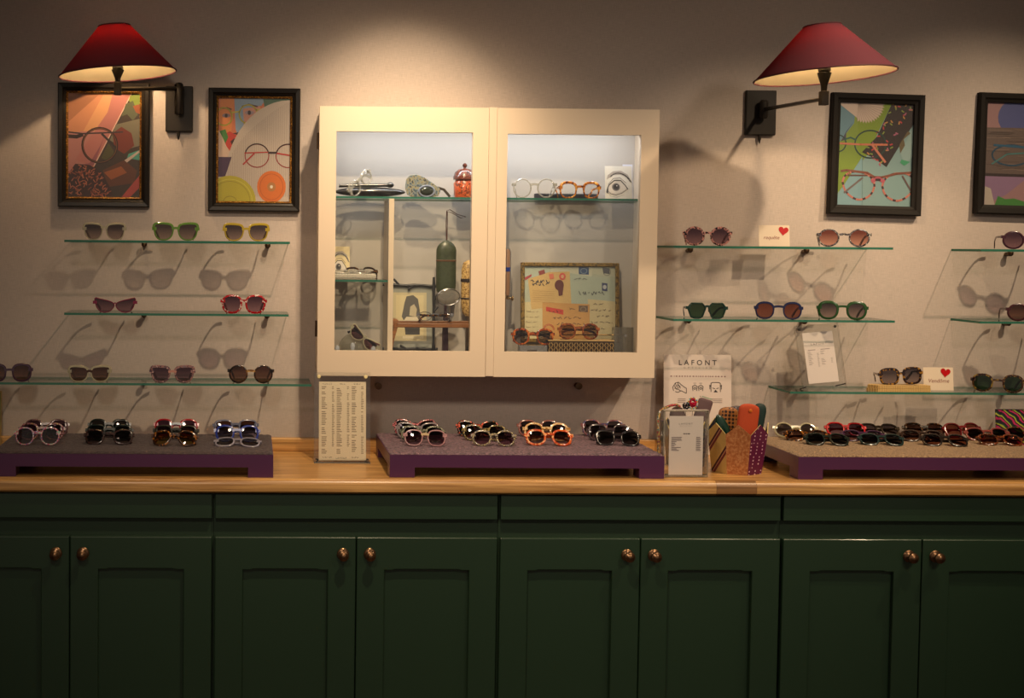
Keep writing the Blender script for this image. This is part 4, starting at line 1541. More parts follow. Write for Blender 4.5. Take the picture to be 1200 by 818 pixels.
# --- compartment right of the divider: twig frame, green case, stand, mirror, woven case
yy = -0.05
a, b, c, d = span(452, 508, 334, 409, yy)
tf = root('twig_frame', 'old portrait print in a black twig frame', 'picture', ((a + b) / 2, yy, ZF + 0.0005), (radians(-4), 0, 0))
zo = ZF
w2 = (b - a) / 2
c -= zo
d -= zo
TW = P(34, 34, 38, rough=0.5)


def twig(name, pts, r=0.0045, spurs=()):
    m = MB()
    m.tube(pts, r=r, n=8, taper=[1 + 0.18 * sin(i * 2.1) for i in range(len(pts))])
    for (p0, p1) in spurs:
        m.tube([p0, p1], r=r * 0.85, n=7)
    m.build(name, TW, tf, smooth=True)


def seg(p, q, n=7, amp=0.0012):
    return [(p[0] + (q[0] - p[0]) * i / n, p[1], p[2] + (q[2] - p[2]) * i / n + amp * sin(i * 1.7)) for i in range(n + 1)]


twig('twig', seg((-w2 - 0.01, -0.008, d), (w2 + 0.014, -0.008, d - 0.003)), spurs=[((-0.035, -0.008, d), (-0.052, -0.010, d + 0.018)), ((0.015, -0.008, d), (-0.005, -0.010, d - 0.014))])
twig('twig', seg((-w2 - 0.01, -0.008, c), (w2 + 0.014, -0.008, c)), spurs=[((-0.01, -0.008, c), (-0.03, -0.010, c + 0.010)), ((0.0, -0.008, c), (0.016, -0.010, c - 0.014))])
m_ = MB()
twig('twig', [(w2, -0.014, c - 0.03 + (d - c + 0.055) * i / 8) for i in range(9)], spurs=[((w2, -0.014, d - 0.05), (w2 + 0.014, -0.014, d - 0.03)), ((w2, -0.014, d - 0.085), (w2 + 0.013, -0.014, d - 0.07))])
twig('twig', [(-w2, -0.014, c - 0.03 + (d - c + 0.055) * i / 8) for i in range(9)])
for s_ in (-1, 1):
    pass
MB().box(-w2, w2, -0.002, 0.002, c, d).build('mount', P(150, 150, 140, rough=0.7), tf)
MB().box(-w2 + 0.02, w2 - 0.02, 0.0025, 0.006, 0, c + 0.02).build('foot', P(40, 34, 30), tf)
A = Art(2 * w2, d - c)
A.poly([(0.0, 0.0), (1, 0), (1, 1), (0, 1)], (140, 142, 134))
A.poly([(.16, .12), (.86, .12), (.86, .88), (.16, .88)], (182, 172, 140))
A.poly([(.22, .2), (.8, .2), (.8, .84), (.22, .84)], (196, 184, 146))
A.poly([(.34, .5), (.4, .72), (.44, .82), (.58, .84), (.68, .78), (.72, .6), (.74, .46), (.6, .4), (.42, .4)], (86, 84, 80))
A.poly([(.5, .52), (.52, .66), (.6, .7), (.66, .62), (.64, .5)], (176, 166, 140))
A.poly([(.36, .42), (.44, .5), (.66, .5), (.72, .42), (.72, .36), (.36, .36)], (202, 192, 168))
A.poly([(.4, .36), (.72, .36), (.72, .22), (.42, .22)], (60, 58, 58))
A.poly([(.36, .16), (.8, .16), (.8, .2), (.36, .2)], (206, 198, 172))
A.build('print', tf, (-w2, -0.0025, c))

# green lacquer case hanging on a cord with tassel
yy = -0.085
a, b, c, d = span(511, 534.5, 281, 352, yy)
gc = root('hanging_spectacle_case', 'long green oval spectacle case on a cord with purple tassel', 'case', ((a + b) / 2, yy, c))
w2, h = (b - a) / 2, d - c
GLQ = mottled([(40, 46, 30), (60, 68, 46), (48, 54, 36)], 60, rough=0.35, coat=0.4, hard=False)
zs = h * 0.66


def oval(z0, z1, cap_top, cap_bot, name):
    pr = []
    for i in range(9):
        t = i / 8
        z = z0 + (z1 - z0) * t
        k = 1.0
        if cap_bot:
            k = min(k, sin(min(1, (t + 0.001) / 0.36) * pi / 2) ** 0.6)
        if cap_top:
            k = min(k, sin(min(1, (1.001 - t) / 0.55) * pi / 2) ** 0.6)
        pr.append((max(k, 0.02), z))
    m = MB().lathe(pr, 28, (0, 0, 0), 'Z')
    m.v = [(x * w2, y * 0.014, z) for x, y, z in m.v]
    return m.build(name, GLQ, gc, smooth=True)


oval(0, zs - 0.003, False, True, 'body')
oval(zs + 0.002, h, True, False, 'cap')
m = MB().lathe([(1.02, zs - 0.003), (1.04, zs - 0.001), (1.02, zs + 0.0015)], 28, (0, 0, 0), 'Z')
m.v = [(x * w2, y * 0.0146, z) for x, y, z in m.v]
m.build('band', P(92, 60, 34, rough=0.3), gc, smooth=True)
q1 = at(523.5, 247, yy)
L0 = gc.location
top = Vector((q1.x - L0.x, 0, q1.z - L0.z))
CORD = P(70, 34, 30, rough=0.8)
MB().tube([(0.0, 0, h - 0.004), (-0.002, 0, (h + top.z) / 2), (top.x, 0, top.z), (top.x + 0.012, 0.01, top.z + 0.004), (top.x + 0.035, 0.02, top.z - 0.010), (top.x + 0.066, 0.03, top.z - 0.018), (top.x + 0.05, 0.03, top.z - 0.022), (top.x + 0.02, 0.02, top.z - 0.006), (top.x + 0.003, 0.005, top.z - 0.002), (0.002, 0.002, h)], r=0.0013, n=6).build('cord', CORD, gc, smooth=True)
MB().lathe([(0.0025, 0.0), (0.0025, -0.012), (0.005, -0.016), (0.003, -0.022)], 10, (0, 0, 0), 'Z').build('bead', CORD, gc, smooth=True)
q2 = at(519, 352, yy)
tl_ = c - (ZF + 0.004)
m = MB()
rr = random.Random(4)
for i in range(60):
    t = rr.uniform(0, 2 * pi)
    rad = rr.uniform(0.2, 1)
    x0_, y0_ = 0.003 * cos(t), 0.003 * sin(t)
    x1_, y1_ = 0.012 * rad * cos(t), 0.006 * rad * sin(t)
    m.tube([(x0_, y0_, -0.03), ((x0_ + x1_) / 1.6, (y0_ + y1_) / 1.6, -0.065), (x1_, y1_, -tl_)], r=0.0008, n=4)
m.tube([(0, 0, -0.02), (0, 0, -0.036)], r=0.0045, n=8)
m.build('tassel', P(58, 32, 46, rough=0.9), gc)

# wooden bamboo stand with rail
yy = -0.125
a, b, c, d = span(465, 566, 372.5, 384, yy)
ws = root('bamboo_stand', 'reddish brown bamboo rail stand holding metal spectacles', 'stand', ((a + b) / 2, yy, ZF + 0.0005))
w2 = (b - a) / 2
c -= ZF
d -= ZF
BAM = wood((88, 54, 30), (150, 98, 56), rough=0.35, sc=2)
MB().box(-w2, w2, -0.012, -0.006, c, c + 0.014).build('rail', BAM, ws, bevel=0.002)
MB().box(-w2, w2, 0.014, 0.020, c + 0.012, c + 0.020).build('rail', BAM, ws, bevel=0.002)
for k in range(5):
    MB().box(-w2 + 0.01 + k * (2 * w2 - 0.02) / 4 - 0.004, -w2 + 0.01 + k * (2 * w2 - 0.02) / 4 + 0.004, -0.0058, 0.0138, c + 0.003, c + 0.009).build('crosspiece', BAM, ws)
m = MB()
m.tube([(-w2 - 0.004, -0.009, c + 0.004), (-w2 - 0.016, -0.009, c - 0.04), (-w2 - 0.030, -0.009, 0.0)], flat=(0.006, 0.009))
m.build('leg', BAM, ws)
m = MB()
m.tube([(w2 + 0.0, -0.009, c + 0.002), (w2 + 0.014, -0.009, c - 0.04), (w2 + 0.026, -0.009, 0.0)], flat=(0.006, 0.009))
m.build('leg', BAM, ws)
m = MB()
m.lathe([(0.006, -0.012), (0.014, -0.010), (0.016, 0.012), (0.006, 0.016)], 18, (-w2 - 0.006, 0.004, c + 0.012), 'Y')
m.build('scroll_end', BAM, ws, smooth=True)
p = at(510, 372, -0.13)
glasses('eyeglasses', 'fine metal spectacles lying on the bamboo rail stand', (p.x, -0.128, ZF + c + 0.0215), w=0.116, shape='oval', a=0.020, b=0.0125, rim=0.0014, frame=SILVER, lens='clear', fold=True, tilt=10, temple=TORT())
# oval magnifier
p = at(528.5, 348, -0.145)
mg = root('oval_magnifier', 'oval silver-rimmed magnifying lens in front of the green case', 'magnifier', (p.x, -0.146, ZF + c + 0.0215), (0, radians(-6), 0))
hz = p.z - (ZF + c + 0.0215)
MB().tube([(0.036 * cos(2 * pi * i / 32), 0, hz + 0.0255 * sin(2 * pi * i / 32)) for i in range(32)], r=0.002, n=8, closed=True).build('rim', SILVER, mg, smooth=True)
MB().ball((0, 0, hz), 1.0, 24, 0, (0.0345, 0.005, 0.024)).build('lens', clear((0.62, 0.58, 0.52), 3.0, milk=0.2, milkc=(0.6, 0.56, 0.5), rough=0.05), mg, smooth=True)
MB().tube([(0.0, 0, hz - 0.0265), (0.0, 0, 0.0)], r=0.0018, n=8).build('stem', SILVER, mg, smooth=True)
# woven gold case cut by the door
p = at(551, 340, -0.06)
a, b, c, d = span(541, 562, 305, 372, -0.06)
gw = root('woven_gold_case', 'gold woven case with dark bands at the right edge of the left door', 'case', ((a + b) / 2, -0.05, ZF + 0.0005))
w2 = (b - a) / 2
m = MB().lathe([(0.4, c - ZF), (0.85, c - ZF + 0.012), (1, c - ZF + 0.04), (1, d - ZF - 0.03), (0.8, d - ZF - 0.008), (0.3, d - ZF)], 20, (0, 0, 0), 'Z')
m.v = [(x * w2, y * 0.016, z) for x, y, z in m.v]
m.build('body', mottled([(120, 88, 40), (180, 146, 88), (204, 172, 110)], 200, rough=0.5), gw, smooth=True)
m = MB()
for t in (0.32, 0.62):
    z = c - ZF + (d - c) * t
    q = MB().lathe([(1.05, z), (1.08, z + 0.003), (1.05, z + 0.010 if t > .5 else z + 0.004)], 20, (0, 0, 0), 'Z')
    q.v = [(x * w2, y * 0.0175, zz) for x, y, zz in q.v]
    m.add(q.v, q.f)
m.build('bands', P(40, 28, 24, rough=0.5), gw, smooth=True)
MB().box(-0.012, 0.012, -0.006, 0.006, 0, c - ZF + 0.004).build('foot', P(60, 44, 30), gw)
p = at(551, 408, -0.14)
hk = root('dark_loop', 'small black curved hook at the bottom right of the left door', 'hook', (p.x, -0.14, ZF + 0.0005))
MB().tube([(-0.010, 0, 0), (-0.009, 0, p.z - ZF - 0.0), (-0.004, 0, p.z - ZF + 0.012), (0.006, 0, p.z - ZF + 0.020), (0.018, 0, p.z - ZF + 0.022)], r=0.0035, n=8).build('hook', P(26, 22, 20, rough=0.3), hk, smooth=True)

# --- right door, lower part
p = at(592.5, 347, -0.10)
a, b, c, d = span(587, 597.5, 292, 346, -0.10)
tb = root('blue_banded_tube', 'slim tan tube with a blue band on a brass foot', 'tube', ((a + b) / 2, -0.10, ZF + 0.0005))
w2 = (b - a) / 2
c -= ZF
d -= ZF
MB().lathe([(w2, c), (w2, d - 0.006), (w2 * .7, d), (0, d + 0.001)], 18, (0, 0, 0), 'Z').build('body', P(150, 112, 84, rough=0.4), tb, smooth=True)
MB().lathe([(w2 * 1.06, c + 0.075), (w2 * 1.06, c + 0.088)], 18, (0, 0, 0), 'Z').build('band', P(30, 60, 160, rough=0.3), tb, smooth=True)
MB().tube([(w2 + 0.002, 0, c - 0.005), (w2 + 0.002, 0, d - 0.01), (w2 - 0.003, 0, d + 0.002)], r=0.0012, n=6).build('clip', SILVER, tb)
MB().lathe([(w2 * 1.8, 0), (w2 * 1.8, 0.004), (0.003, 0.006), (0.003, c - 0.012), (w2 * .8, c - 0.008), (w2 * .8, c)], 16, (0, 0, 0), 'Z').build('foot', BRASS, tb, smooth=True)
MB().lathe([(0.004, 0), (0.004, 0.018), (0.008, 0.020), (0.008, 0.024), (0, 0.025)], 12, (0.002, 0, c - 0.010), 'X').build('finial', BRASS, tb, smooth=True)

# framed envelopes
yy = -0.065
a, b, c, d = span(612, 727, 308, 402, yy)
ef = root('envelope_frame', 'old stamped envelopes in a thin gilt frame behind two tortoiseshell sunglasses', 'picture', ((a + b) / 2, yy + 0.01, ZF + 0.0005), (radians(-5), 0, radians(-2)))
w2 = (b - a) / 2
h1 = d - ZF
h0 = c - ZF
BW = 0.012
m = MB()
for (q0, q1) in (((-w2, h0), (-w2 + BW, h1)), ((w2 - BW, h0), (w2, h1))):
    m.box(q0[0], q1[0], -0.012, 0.004, h0, h1)
m.box(-w2 + BW, w2 - BW, -0.012, 0.004, h1 - BW, h1)
m.box(-w2 + BW, w2 - BW, -0.012, 0.004, h0, h0 + BW)
m.build('moulding', mottled([(96, 74, 28), (134, 106, 48), (72, 56, 24)], 120, rough=0.45, metal=0.3), ef, bevel=0.002)
MB().box(-w2 + 0.003, w2 - 0.003, -0.003, 0.003, h0 + 0.003, h1 - 0.003).build('backing', P(170, 176, 160), ef)
MB().box(-0.07, 0.07, -0.004, 0.004, 0.0, h0).build('foot', P(60, 50, 40), ef)
A = Art(2 * (w2 - BW), h1 - h0 - 2 * BW)
A.poly([(0, 0), (1, 0), (1, 1), (0, 1)], (176, 184, 166))
A.poly([(0, .0), (0, .5), (.2, .52), (.22, 0)], (208, 196, 154))
A.poly([(0, .5), (0, 1), (.28, 1), (.28, .86), (.05, .8)], (178, 190, 176))
A.poly([(.29, 1), (.29, .86), (.5, .9), (.74, .84), (.76, 1)], (198, 200, 180))
A.poly([(.44, .92), (.98, .82), (1, .5), (.5, .46)], (172, 184, 168))
A.poly([(.75, 1), (1, 1), (1, .86), (.75, .9)], (188, 192, 172))
A.poly([(.70, .55), (1, .52), (1, 0), (.70, .0)], (208, 194, 152))
A.poly([(.04, .82), (.27, .92), (.5, .93), (.52, .45), (.2, .42), (.08, .40)], (208, 176, 116))
A.poly([(.20, .50), (.72, .48), (.72, 0), (.20, 0)], (200, 152, 88))
A.line([(.205, .498), (.46, .28), (.715, .478)], .003, (176, 130, 74))
A.poly([(.24, .44), (.43, .40), (.43, .33), (.24, .38)], (196, 62, 50))
A.scribble(.27, .41, .36, .04, (60, 24, 24), .006, 1)
A.poly([(.60, .46), (.70, .46), (.70, .37), (.60, .375)], (112, 88, 70))
A.ring(.65, .41, .03, .03, .006, (170, 150, 120))
A.scribble(.50, .57, .40, .03, (60, 50, 50), .005, 2)
A.scribble(.32, .63, .27, .035, (70, 46, 40), .006, 3)
A.scribble(.36, .68, .19, .035, (70, 46, 40), .006, 4)
A.ring(.27, .12, .06, .08, .006, (190, 70, 56), a0=0, a1=180)
A.ring(.27, .12, .05, .065, .005, (190, 70, 56), a0=0, a1=180)
A.poly([(.60, .995), (.71, .99), (.71, .89), (.60, .895)], (56, 84, 128))
A.ring(.655, .94, .035, .035, .006, (150, 170, 190))
A.poly([(.86, .99), (.94, .98), (.94, .90), (.87, .91)], (84, 88, 100))
A.ring(.91, .93, .04, .05, .005, (96, 96, 100))
A.poly([(.855, .78), (.915, .77), (.915, .66), (.855, .67)], (60, 70, 110))
A.ell(.885, .72, .02, .03, (180, 184, 190))
A.poly([(.155, .93), (.22, .955), (.23, .90), (.165, .875)], (140, 60, 60))
A.poly([(.0, .84), (.08, .89), (.08, .86), (.01, .8)], (170, 70, 76))
A.poly([(.27, .89), (.32, .90), (.33, .83), (.28, .82)], (214, 120, 96))
A.ell(.42, .86, .036, .05, (206, 90, 78))
A.ell(.42, .86, .016, .024, (212, 170, 130))
A.ell(.385, .74, .05, .075, (98, 44, 40))
A.poly([(.37, .70), (.43, .70), (.42, .60), (.38, .59)], (98, 44, 40))
A.scribble(.07, .28, .76, .05, (40, 46, 70), .008, 5)
A.scribble(.09, .26, .72, .05, (40, 46, 70), .008, 6)
for k in range(6):
    A.line([(.09, .66 - k * .03), (.33, .65 - k * .03)], .002, (150, 116, 76))
A.scribble(.55, .70, .82, .025, (80, 80, 86), .005, 7)
A.scribble(.60, .88, .60, .06, (70, 74, 84), .007, 8)
for k, (u0, u1) in enumerate(((.76, .88), (.73, .97), (.80, .93), (.73, .97), (.75, .9))):
    A.scribble(u0, u1, .47 - k * .085, .03, (90, 70, 60), .005, 10 + k)
for k in range(5):
    A.scribble(.02, .16, .36 - k * .07, .02, (150, 130, 100), .004, 20 + k)
A.build('print', ef, (-w2 + BW, -0.0035, h0 + BW))
MB().box(-w2 + BW - 0.002, w2 - BW + 0.002, -0.009, -0.0075, h0 + BW - 0.002, h1 - BW + 0.002).build('glazing', PANE, ef)

# woven basket box, acrylic blocks and the rod
a, b, c, d = span(641, 718, 399, 412, -0.13)
bk = root('rattan_box', 'low rattan box under the brown tortoiseshell sunglasses', 'box', ((a + b) / 2, -0.125, ZF + 0.0005))
w2 = (b - a) / 2
ht = d - ZF
MB().box(-w2 + 0.002, w2 - 0.002, -0.020, 0.020, 0, ht - 0.002).build('body', P(52, 36, 22, rough=0.7), bk)
m = MB()
RT = P(178, 144, 88, rough=0.5)
ncol = 26
for k in range(ncol):
    x = -w2 + 0.004 + (2 * w2 - 0.008) * k / (ncol - 1)
    for row in range(int(ht / 0.008)):
        z0_ = 0.001 + row * 0.008
        dx_ = 0.0022 if (row + k) % 2 else -0.0022
        m.tube([(x - dx_, -0.0215, z0_), (x + dx_, -0.0222, z0_ + 0.0072)], flat=(0.0013, 0.0007))
m.build('weave', RT, bk)['kind'] = 'stuff'
MB().tube([(-w2, -0.020, ht), (w2, -0.020, ht), (w2, 0.020, ht), (-w2, 0.020, ht)], r=0.0022, n=6, closed=True).build('rim', RT, bk, smooth=True)
p = at(678, 398, -0.14)
glasses('sunglasses', 'brown tortoiseshell sunglasses with light brown lenses on the rattan box', (at(679, 390, -0.138).x, -0.136, ZF + ht + 0.0035), w=at(703.5, 390, -0.138).x - at(654, 390, -0.138).x, shape='panto', a=0.0225, b=0.0198, rim=0.0034, brow=0.0045, frame=mottled([(70, 28, 12), (120, 58, 24), (150, 84, 40)], 100), lens='tan', fold=True, tilt=8, bridge_z=0.5)
a, b, c, d = span(608, 640, 404.5, 412, -0.14)
kb = root('clear_block', 'small clear acrylic block under the orange tortoiseshell sunglasses', 'block', ((a + b) / 2, -0.138, ZF + 0.0005))
w2, ht = (b - a) / 2, d - ZF
BLK = clear((0.62, 0.63, 0.66), 2.0, milk=0.3, milkc=(0.45, 0.45, 0.48))
MB().box(-w2, w2, -0.018, 0.018, 0, ht).build('block', BLK, kb, bevel=0.001)
MB().box(-w2 * 0.45, w2 * 0.25, -0.0195, -0.0185, ht * 0.35, ht * 0.8).build('plate', P(70, 62, 60, rough=0.3), kb)
glasses('sunglasses', 'orange tortoiseshell sunglasses on the clear block in the cabinet', (at(625.5, 393, -0.15).x, -0.142, ZF + ht + 0.0008), w=at(651, 390, -0.15).x - at(600, 390, -0.15).x, shape='panto', a=0.0228, b=0.0202, rim=0.0036, brow=0.0045, frame=TORT_RED(), lens='smoke', fold=True, tilt=6, rz=-3, bridge_z=0.4)
a, b, c, d = span(718, 741, 383.5, 412, -0.12)
ab = root('clear_block', 'tall clear acrylic block at the right end of the cabinet floor', 'block', ((a + b) / 2, -0.12, ZF + 0.0005))
w2, ht = (b - a) / 2, d - ZF
MB().box(-w2, w2, -0.012, 0.012, 0, ht).build('block', clear((0.66, 0.64, 0.58), 2.0, milk=0.2, milkc=(0.35, 0.33, 0.3)), ab, bevel=0.001)
x_l = at(655, 392, -0.10).x - (a + b) / 2
zz = at(700, 392.5, -0.10).z - ZF
MB().tube([(x_l, 0.0165, zz), (w2 * 0.4, 0.0165, zz)], r=0.002, n=8).build('rod', BRASS, ab, smooth=True)
MB().lathe([(0.004, -0.0125), (0.004, 0.018)], 10, (w2 * 0.2, 0.0, zz), 'Y').build('screw', SILVER, ab, smooth=True)
# little stud on the wall under the cabinet
p = at(677, 452, -0.012)
st = root('wall_stud', 'dark stud on the wall under the display cabinet', 'fitting', (p.x, -0.0005, p.z))
MB().lathe([(0.009, 0), (0.0095, -0.006), (0.006, -0.009), (0.006, -0.02), (0.011, -0.022), (0.011, -0.03), (0, -0.031)], 16, (0, 0, 0), 'Y').build('stud', BRONZE, st, smooth=True)
p = at(443, 452, -0.012)
st = root('wall_stud', 'dark stud on the wall right of the handwritten list stand', 'fitting', (p.x, -0.0005, p.z))
MB().lathe([(0.009, 0), (0.0095, -0.006), (0.006, -0.009), (0.006, -0.02), (0.011, -0.022), (0.011, -0.03), (0, -0.031)], 16, (0, 0, 0), 'Y').build('stud', BRONZE, st, smooth=True)

# ------------------------------------------------------------------ display risers with mats
ZR = 0.9005
RT_ = 0.9655 - ZR   # riser height


def riser(label, x0, x1, y0, y1, matname, mlabel, mmat, group='purple display risers on the worktop'):
    xm, ym = (x0 + x1) / 2, (y0 + y1) / 2
    r = root('display_riser', label, 'riser', (xm, ym, ZR), group=group)
    hx, hy = (x1 - x0) / 2, (y1 - y0) / 2
    zl = RT_ - 0.036
    MB().box(-hx, hx, -hy + 0.0152, hy - 0.0152, zl, RT_).build('top', PURPLE, r)
    lw_ = 0.072
    for a, b in ((-hy, -hy + 0.015), (hy - 0.015, hy)):
        MB().prism([(-hx, 0), (-hx + lw_, 0), (-hx + lw_, zl), (hx - lw_, zl), (hx - lw_, 0), (hx, 0), (hx, RT_), (-hx, RT_)], a, b).build('apron', PURPLE, r, bevel=0.0012)
    for s in (-1, 1):
        a, b = (-hx, -hx + lw_) if s < 0 else (hx - lw_, hx)
        for y_ in (-hy + 0.0152, hy - 0.06):
            MB().box(a, b, y_, y_ + 0.0448, 0, zl - 0.0003).build('foot', PURPLE, r)
    # mat, a soft cloth with a ragged edge
    nx, ny = 150, 44
    rnd = random.Random(hash(matname) % 100 if False else len(matname))
    vs, fs = [], []
    for j in range(ny + 1):
        for i in range(nx + 1):
            u, v = i / nx, j / ny
            e = min(u * nx, (1 - u) * nx, v * ny, (1 - v) * ny)
            x = -hx + 0.002 + u * (2 * hx - 0.004)
            y = -hy + 0.002 + v * (2 * hy - 0.004)
            z = 0.0058 + rnd.uniform(-0.0011, 0.0011)
            if e < 0.5:
                z = 0.0012
                x += rnd.uniform(-0.0012, 0.0012)
                y += rnd.uniform(-0.0012, 0.0012)
            elif e < 1.5:
                z -= 0.0012
            vs.append((x, y, z))
    for j in range(ny):
        for i in range(nx):
            k = j * (nx + 1) + i
            fs.append((k, k + 1, k + nx + 2, k + nx + 1))
    n0 = len(vs)
    ring = [i for i in range(nx + 1)] + [j * (nx + 1) + nx for j in range(1, ny + 1)] + [ny * (nx + 1) + i for i in range(nx - 1, -1, -1)] + [j * (nx + 1) for j in range(ny - 1, 0, -1)]
    for k in ring:
        vs.append((vs[k][0], vs[k][1], 0.0001))
    m = len(ring)
    for k in range(m):
        fs.append((ring[k], n0 + k, n0 + (k + 1) % m, ring[(k + 1) % m]))
    fs.append(tuple(n0 + k for k in range(m - 1, -1, -1)))
    mo = MB().add(vs, fs).build('display_mat', mmat, None, smooth=True)
    mo.location = (xm, ym, ZR + RT_ + 0.0001)
    tag(mo, mlabel, 'mat', 'cloth mats on the purple risers')
    return r


def cloth(cols, scale, bump):
    m, nt, b = new_mat('mat_cloth')
    tc = nt.nodes.new('ShaderNodeTexCoord')
    n = nt.nodes.new('ShaderNodeTexNoise')
    n.inputs['Scale'].default_value = scale
    n.inputs['Detail'].default_value = 3
    v = nt.nodes.new('ShaderNodeTexVoronoi')
    v.inputs['Scale'].default_value = scale * 0.8
    r = nt.nodes.new('ShaderNodeValToRGB')
    r.color_ramp.elements[0].position = 0.3
    r.color_ramp.elements[1].position = 0.7
    r.color_ramp.elements[0].color = (*lin(cols[0]), 1)
    r.color_ramp.elements[1].color = (*lin(cols[1]), 1)
    nt.links.new(tc.outputs['Object'], n.inputs['Vector'])
    nt.links.new(tc.outputs['Object'], v.inputs['Vector'])
    nt.links.new(n.outputs['Fac'], r.inputs['Fac'])
    nt.links.new(r.outputs['Color'], b.inputs['Base Color'])
    bp = nt.nodes.new('ShaderNodeBump')
    bp.inputs['Strength'].default_value = bump
    bp.inputs['Distance'].default_value = 0.003
    nt.links.new(v.outputs['Distance'], bp.inputs['Height'])
    nt.links.new(bp.outputs['Normal'], b.inputs['Normal'])
    b.inputs['Roughness'].default_value = 0.75 if bump < 0.9 else 0.55
    b.inputs['Sheen Weight'].default_value = 0.15
    return m


riser('left purple display riser, cut by the left edge', -0.735, 0.070, -0.506, -0.13, 'a', 'dark brown mauve mat on the left riser', cloth(((34, 24, 28), (74, 56, 60)), 160, 0.6))
riser('middle purple display riser below the wall cabinet', 0.405, 1.199, -0.492, -0.085, 'bb', 'nubby mauve mat on the middle riser', cloth(((50, 34, 44), (128, 96, 108)), 130, 1.0))
riser('right purple display riser, cut by the right edge', 1.589, 2.384, -0.492, -0.11, 'ccc', 'beige tweed mat on the right riser', cloth(((96, 72, 50), (168, 140, 106)), 220, 0.8))
ZT = ZR + RT_ + 0.0072


def tray(label, x0, x1, py, dz=0, **k):
    q = atz((x0 + x1) / 2, py, ZT)
    s = (q.y - CAMY) / FPX
    w = (x1 - x0) * s
    k.setdefault('tilt', 18)
    k.setdefault('bridge_z', 0.4)
    t = radians(k['tilt'])
    glasses('sunglasses', label, (q.x, q.y, ZT + dz + 0.0004), w=min(w, 0.150), fold=True, **k)


G1 = 'folded sunglasses on the left mat'
STR = mottled([(150, 190, 176), (214, 196, 190), (200, 90, 110), (120, 110, 170), (230, 220, 214)], 120)
tray('dusky brown sunglasses at the back of the leftmost stack on the dark mat', 27, 81, 511, shape='soft', a=.0245, b=.021, frame=mottled([(84, 56, 60), (110, 80, 84), (70, 46, 50)], 90), lens='plum', rz=4, group=G1)
tray('pinkish flecked sunglasses in the middle of the leftmost stack on the dark mat', 21, 76, 516, shape='soft', a=.0245, b=.021, frame=mottled([(96, 50, 66), (160, 110, 120), (90, 60, 50), (190, 150, 110)], 120), lens='plum', rz=3, group=G1)
tray('pastel striped sunglasses in front of the leftmost stack on the dark mat', 16, 71, 522, shape='panto', a=.0245, b=.022, frame=STR, lens='smoke', rz=2, tilt=10, rim=.003, group=G1)
tray('black sunglasses at the back of the second stack on the dark mat', 102, 153, 511, shape='soft', a=.0235, b=.0215, frame=P(26, 34, 30, rough=.2), lens='black', group=G1)
tray('dark green-tinged sunglasses in the middle of the second stack on the dark mat', 99, 156, 516.5, shape='square', a=.0245, b=.020, frame=P(22, 34, 32, rough=.2), lens='green', group=G1, tilt=24)
tray('dark marbled sunglasses in front of the second stack on the dark mat', 97, 157, 521, shape='butterfly', a=.0255, b=.0185, frame=mottled([(24, 18, 18), (58, 36, 34), (30, 22, 24)], 100), lens='smoke', group=G1, tilt=28)
tray('red-browed sunglasses at the back of the third stack on the dark mat', 179, 233, 511, shape='soft', a=.0245, b=.0215, frame=P(150, 16, 34, rough=.2, coat=.5), lens='plum', rz=-2, bridge=P(40, 60, 80, rough=.2), group=G1)
tray('tortoiseshell and gold sunglasses in front of the third stack on the dark mat', 176, 232, 523, shape='aviator', a=.0255, b=.019, frame=TORT(), lens='gold', rz=-3, tilt=26, group=G1)
tray('dark oval sunglasses in the middle of the third stack on the dark mat', 178, 233, 516.5, shape='soft', a=.0245, b=.0195, frame=P(40, 40, 34, rough=.2), lens='smoke', rz=-2, tilt=26, group=G1)
tray('grey lilac sunglasses at the back of the fourth stack on the dark mat', 249, 304, 511, shape='square', a=.0255, b=.0205, frame=P(88, 92, 116, rough=.25, coat=.4), lens='brown', rz=5, group=G1)
tray('royal blue sunglasses in the middle of the fourth stack on the dark mat', 250, 305, 518, shape='panto', a=.0245, b=.0195, frame=P(40, 56, 140, rough=.2, coat=.5), lens='smoke', rz=-3, rim=.0042, group=G1)
tray('clear lilac-grey sunglasses lying flat in front of the fourth stack on the dark mat', 249, 306, 523.5, shape='soft', a=.0255, b=.019, frame=P(130, 126, 140, rough=.15, coat=.6), lens='smoke', rz=-4, tilt=64, group=G1)

G2 = 'folded sunglasses on the mauve mat'
tray('pink ribbed sunglasses at the back of the leftmost stack on the mauve mat', 460, 513, 511, shape='butterfly', a=.0248, b=.021, frame=mottled([(186, 96, 104), (40, 22, 28), (200, 120, 124)], 160), lens='black', rz=-5, group=G2)
tray('grey clear sunglasses second in the leftmost stack on the mauve mat', 463, 516, 514.5, shape='butterfly', a=.0248, b=.0205, frame=P(120, 112, 116, rough=.12, coat=.6), lens='smoke', rz=-6, group=G2)
tray('olive flecked sunglasses third in the leftmost stack on the mauve mat', 468, 522, 518.5, shape='soft', a=.0245, b=.020, frame=mottled([(60, 66, 50), (130, 130, 110), (40, 34, 34)], 130), lens='smoke', rz=-7, group=G2)
tray('pale pink sunglasses with plum lenses in front of the leftmost stack on the mauve mat', 472, 524, 523, shape='soft', a=.0245, b=.0205, frame=P(170, 128, 132, rough=.15, coat=.6), lens='plum', rz=-7, rim=.0028, bridge=P(190, 166, 130, rough=.2), group=G2)
tray('black and coral flecked sunglasses at the back of the second stack on the mauve mat', 534, 586, 512, shape='butterfly', a=.0245, b=.020, frame=mottled([(24, 20, 20), (60, 50, 24), (190, 80, 60), (30, 24, 22)], 90), lens='black', rz=-8, group=G2)
tray('olive and gold flecked sunglasses in the middle of the second stack on the mauve mat', 541, 595, 517, shape='soft', a=.0245, b=.020, frame=mottled([(60, 54, 30), (150, 130, 76), (30, 24, 22), (110, 104, 84)], 120), lens='smoke', rz=-8, group=G2)
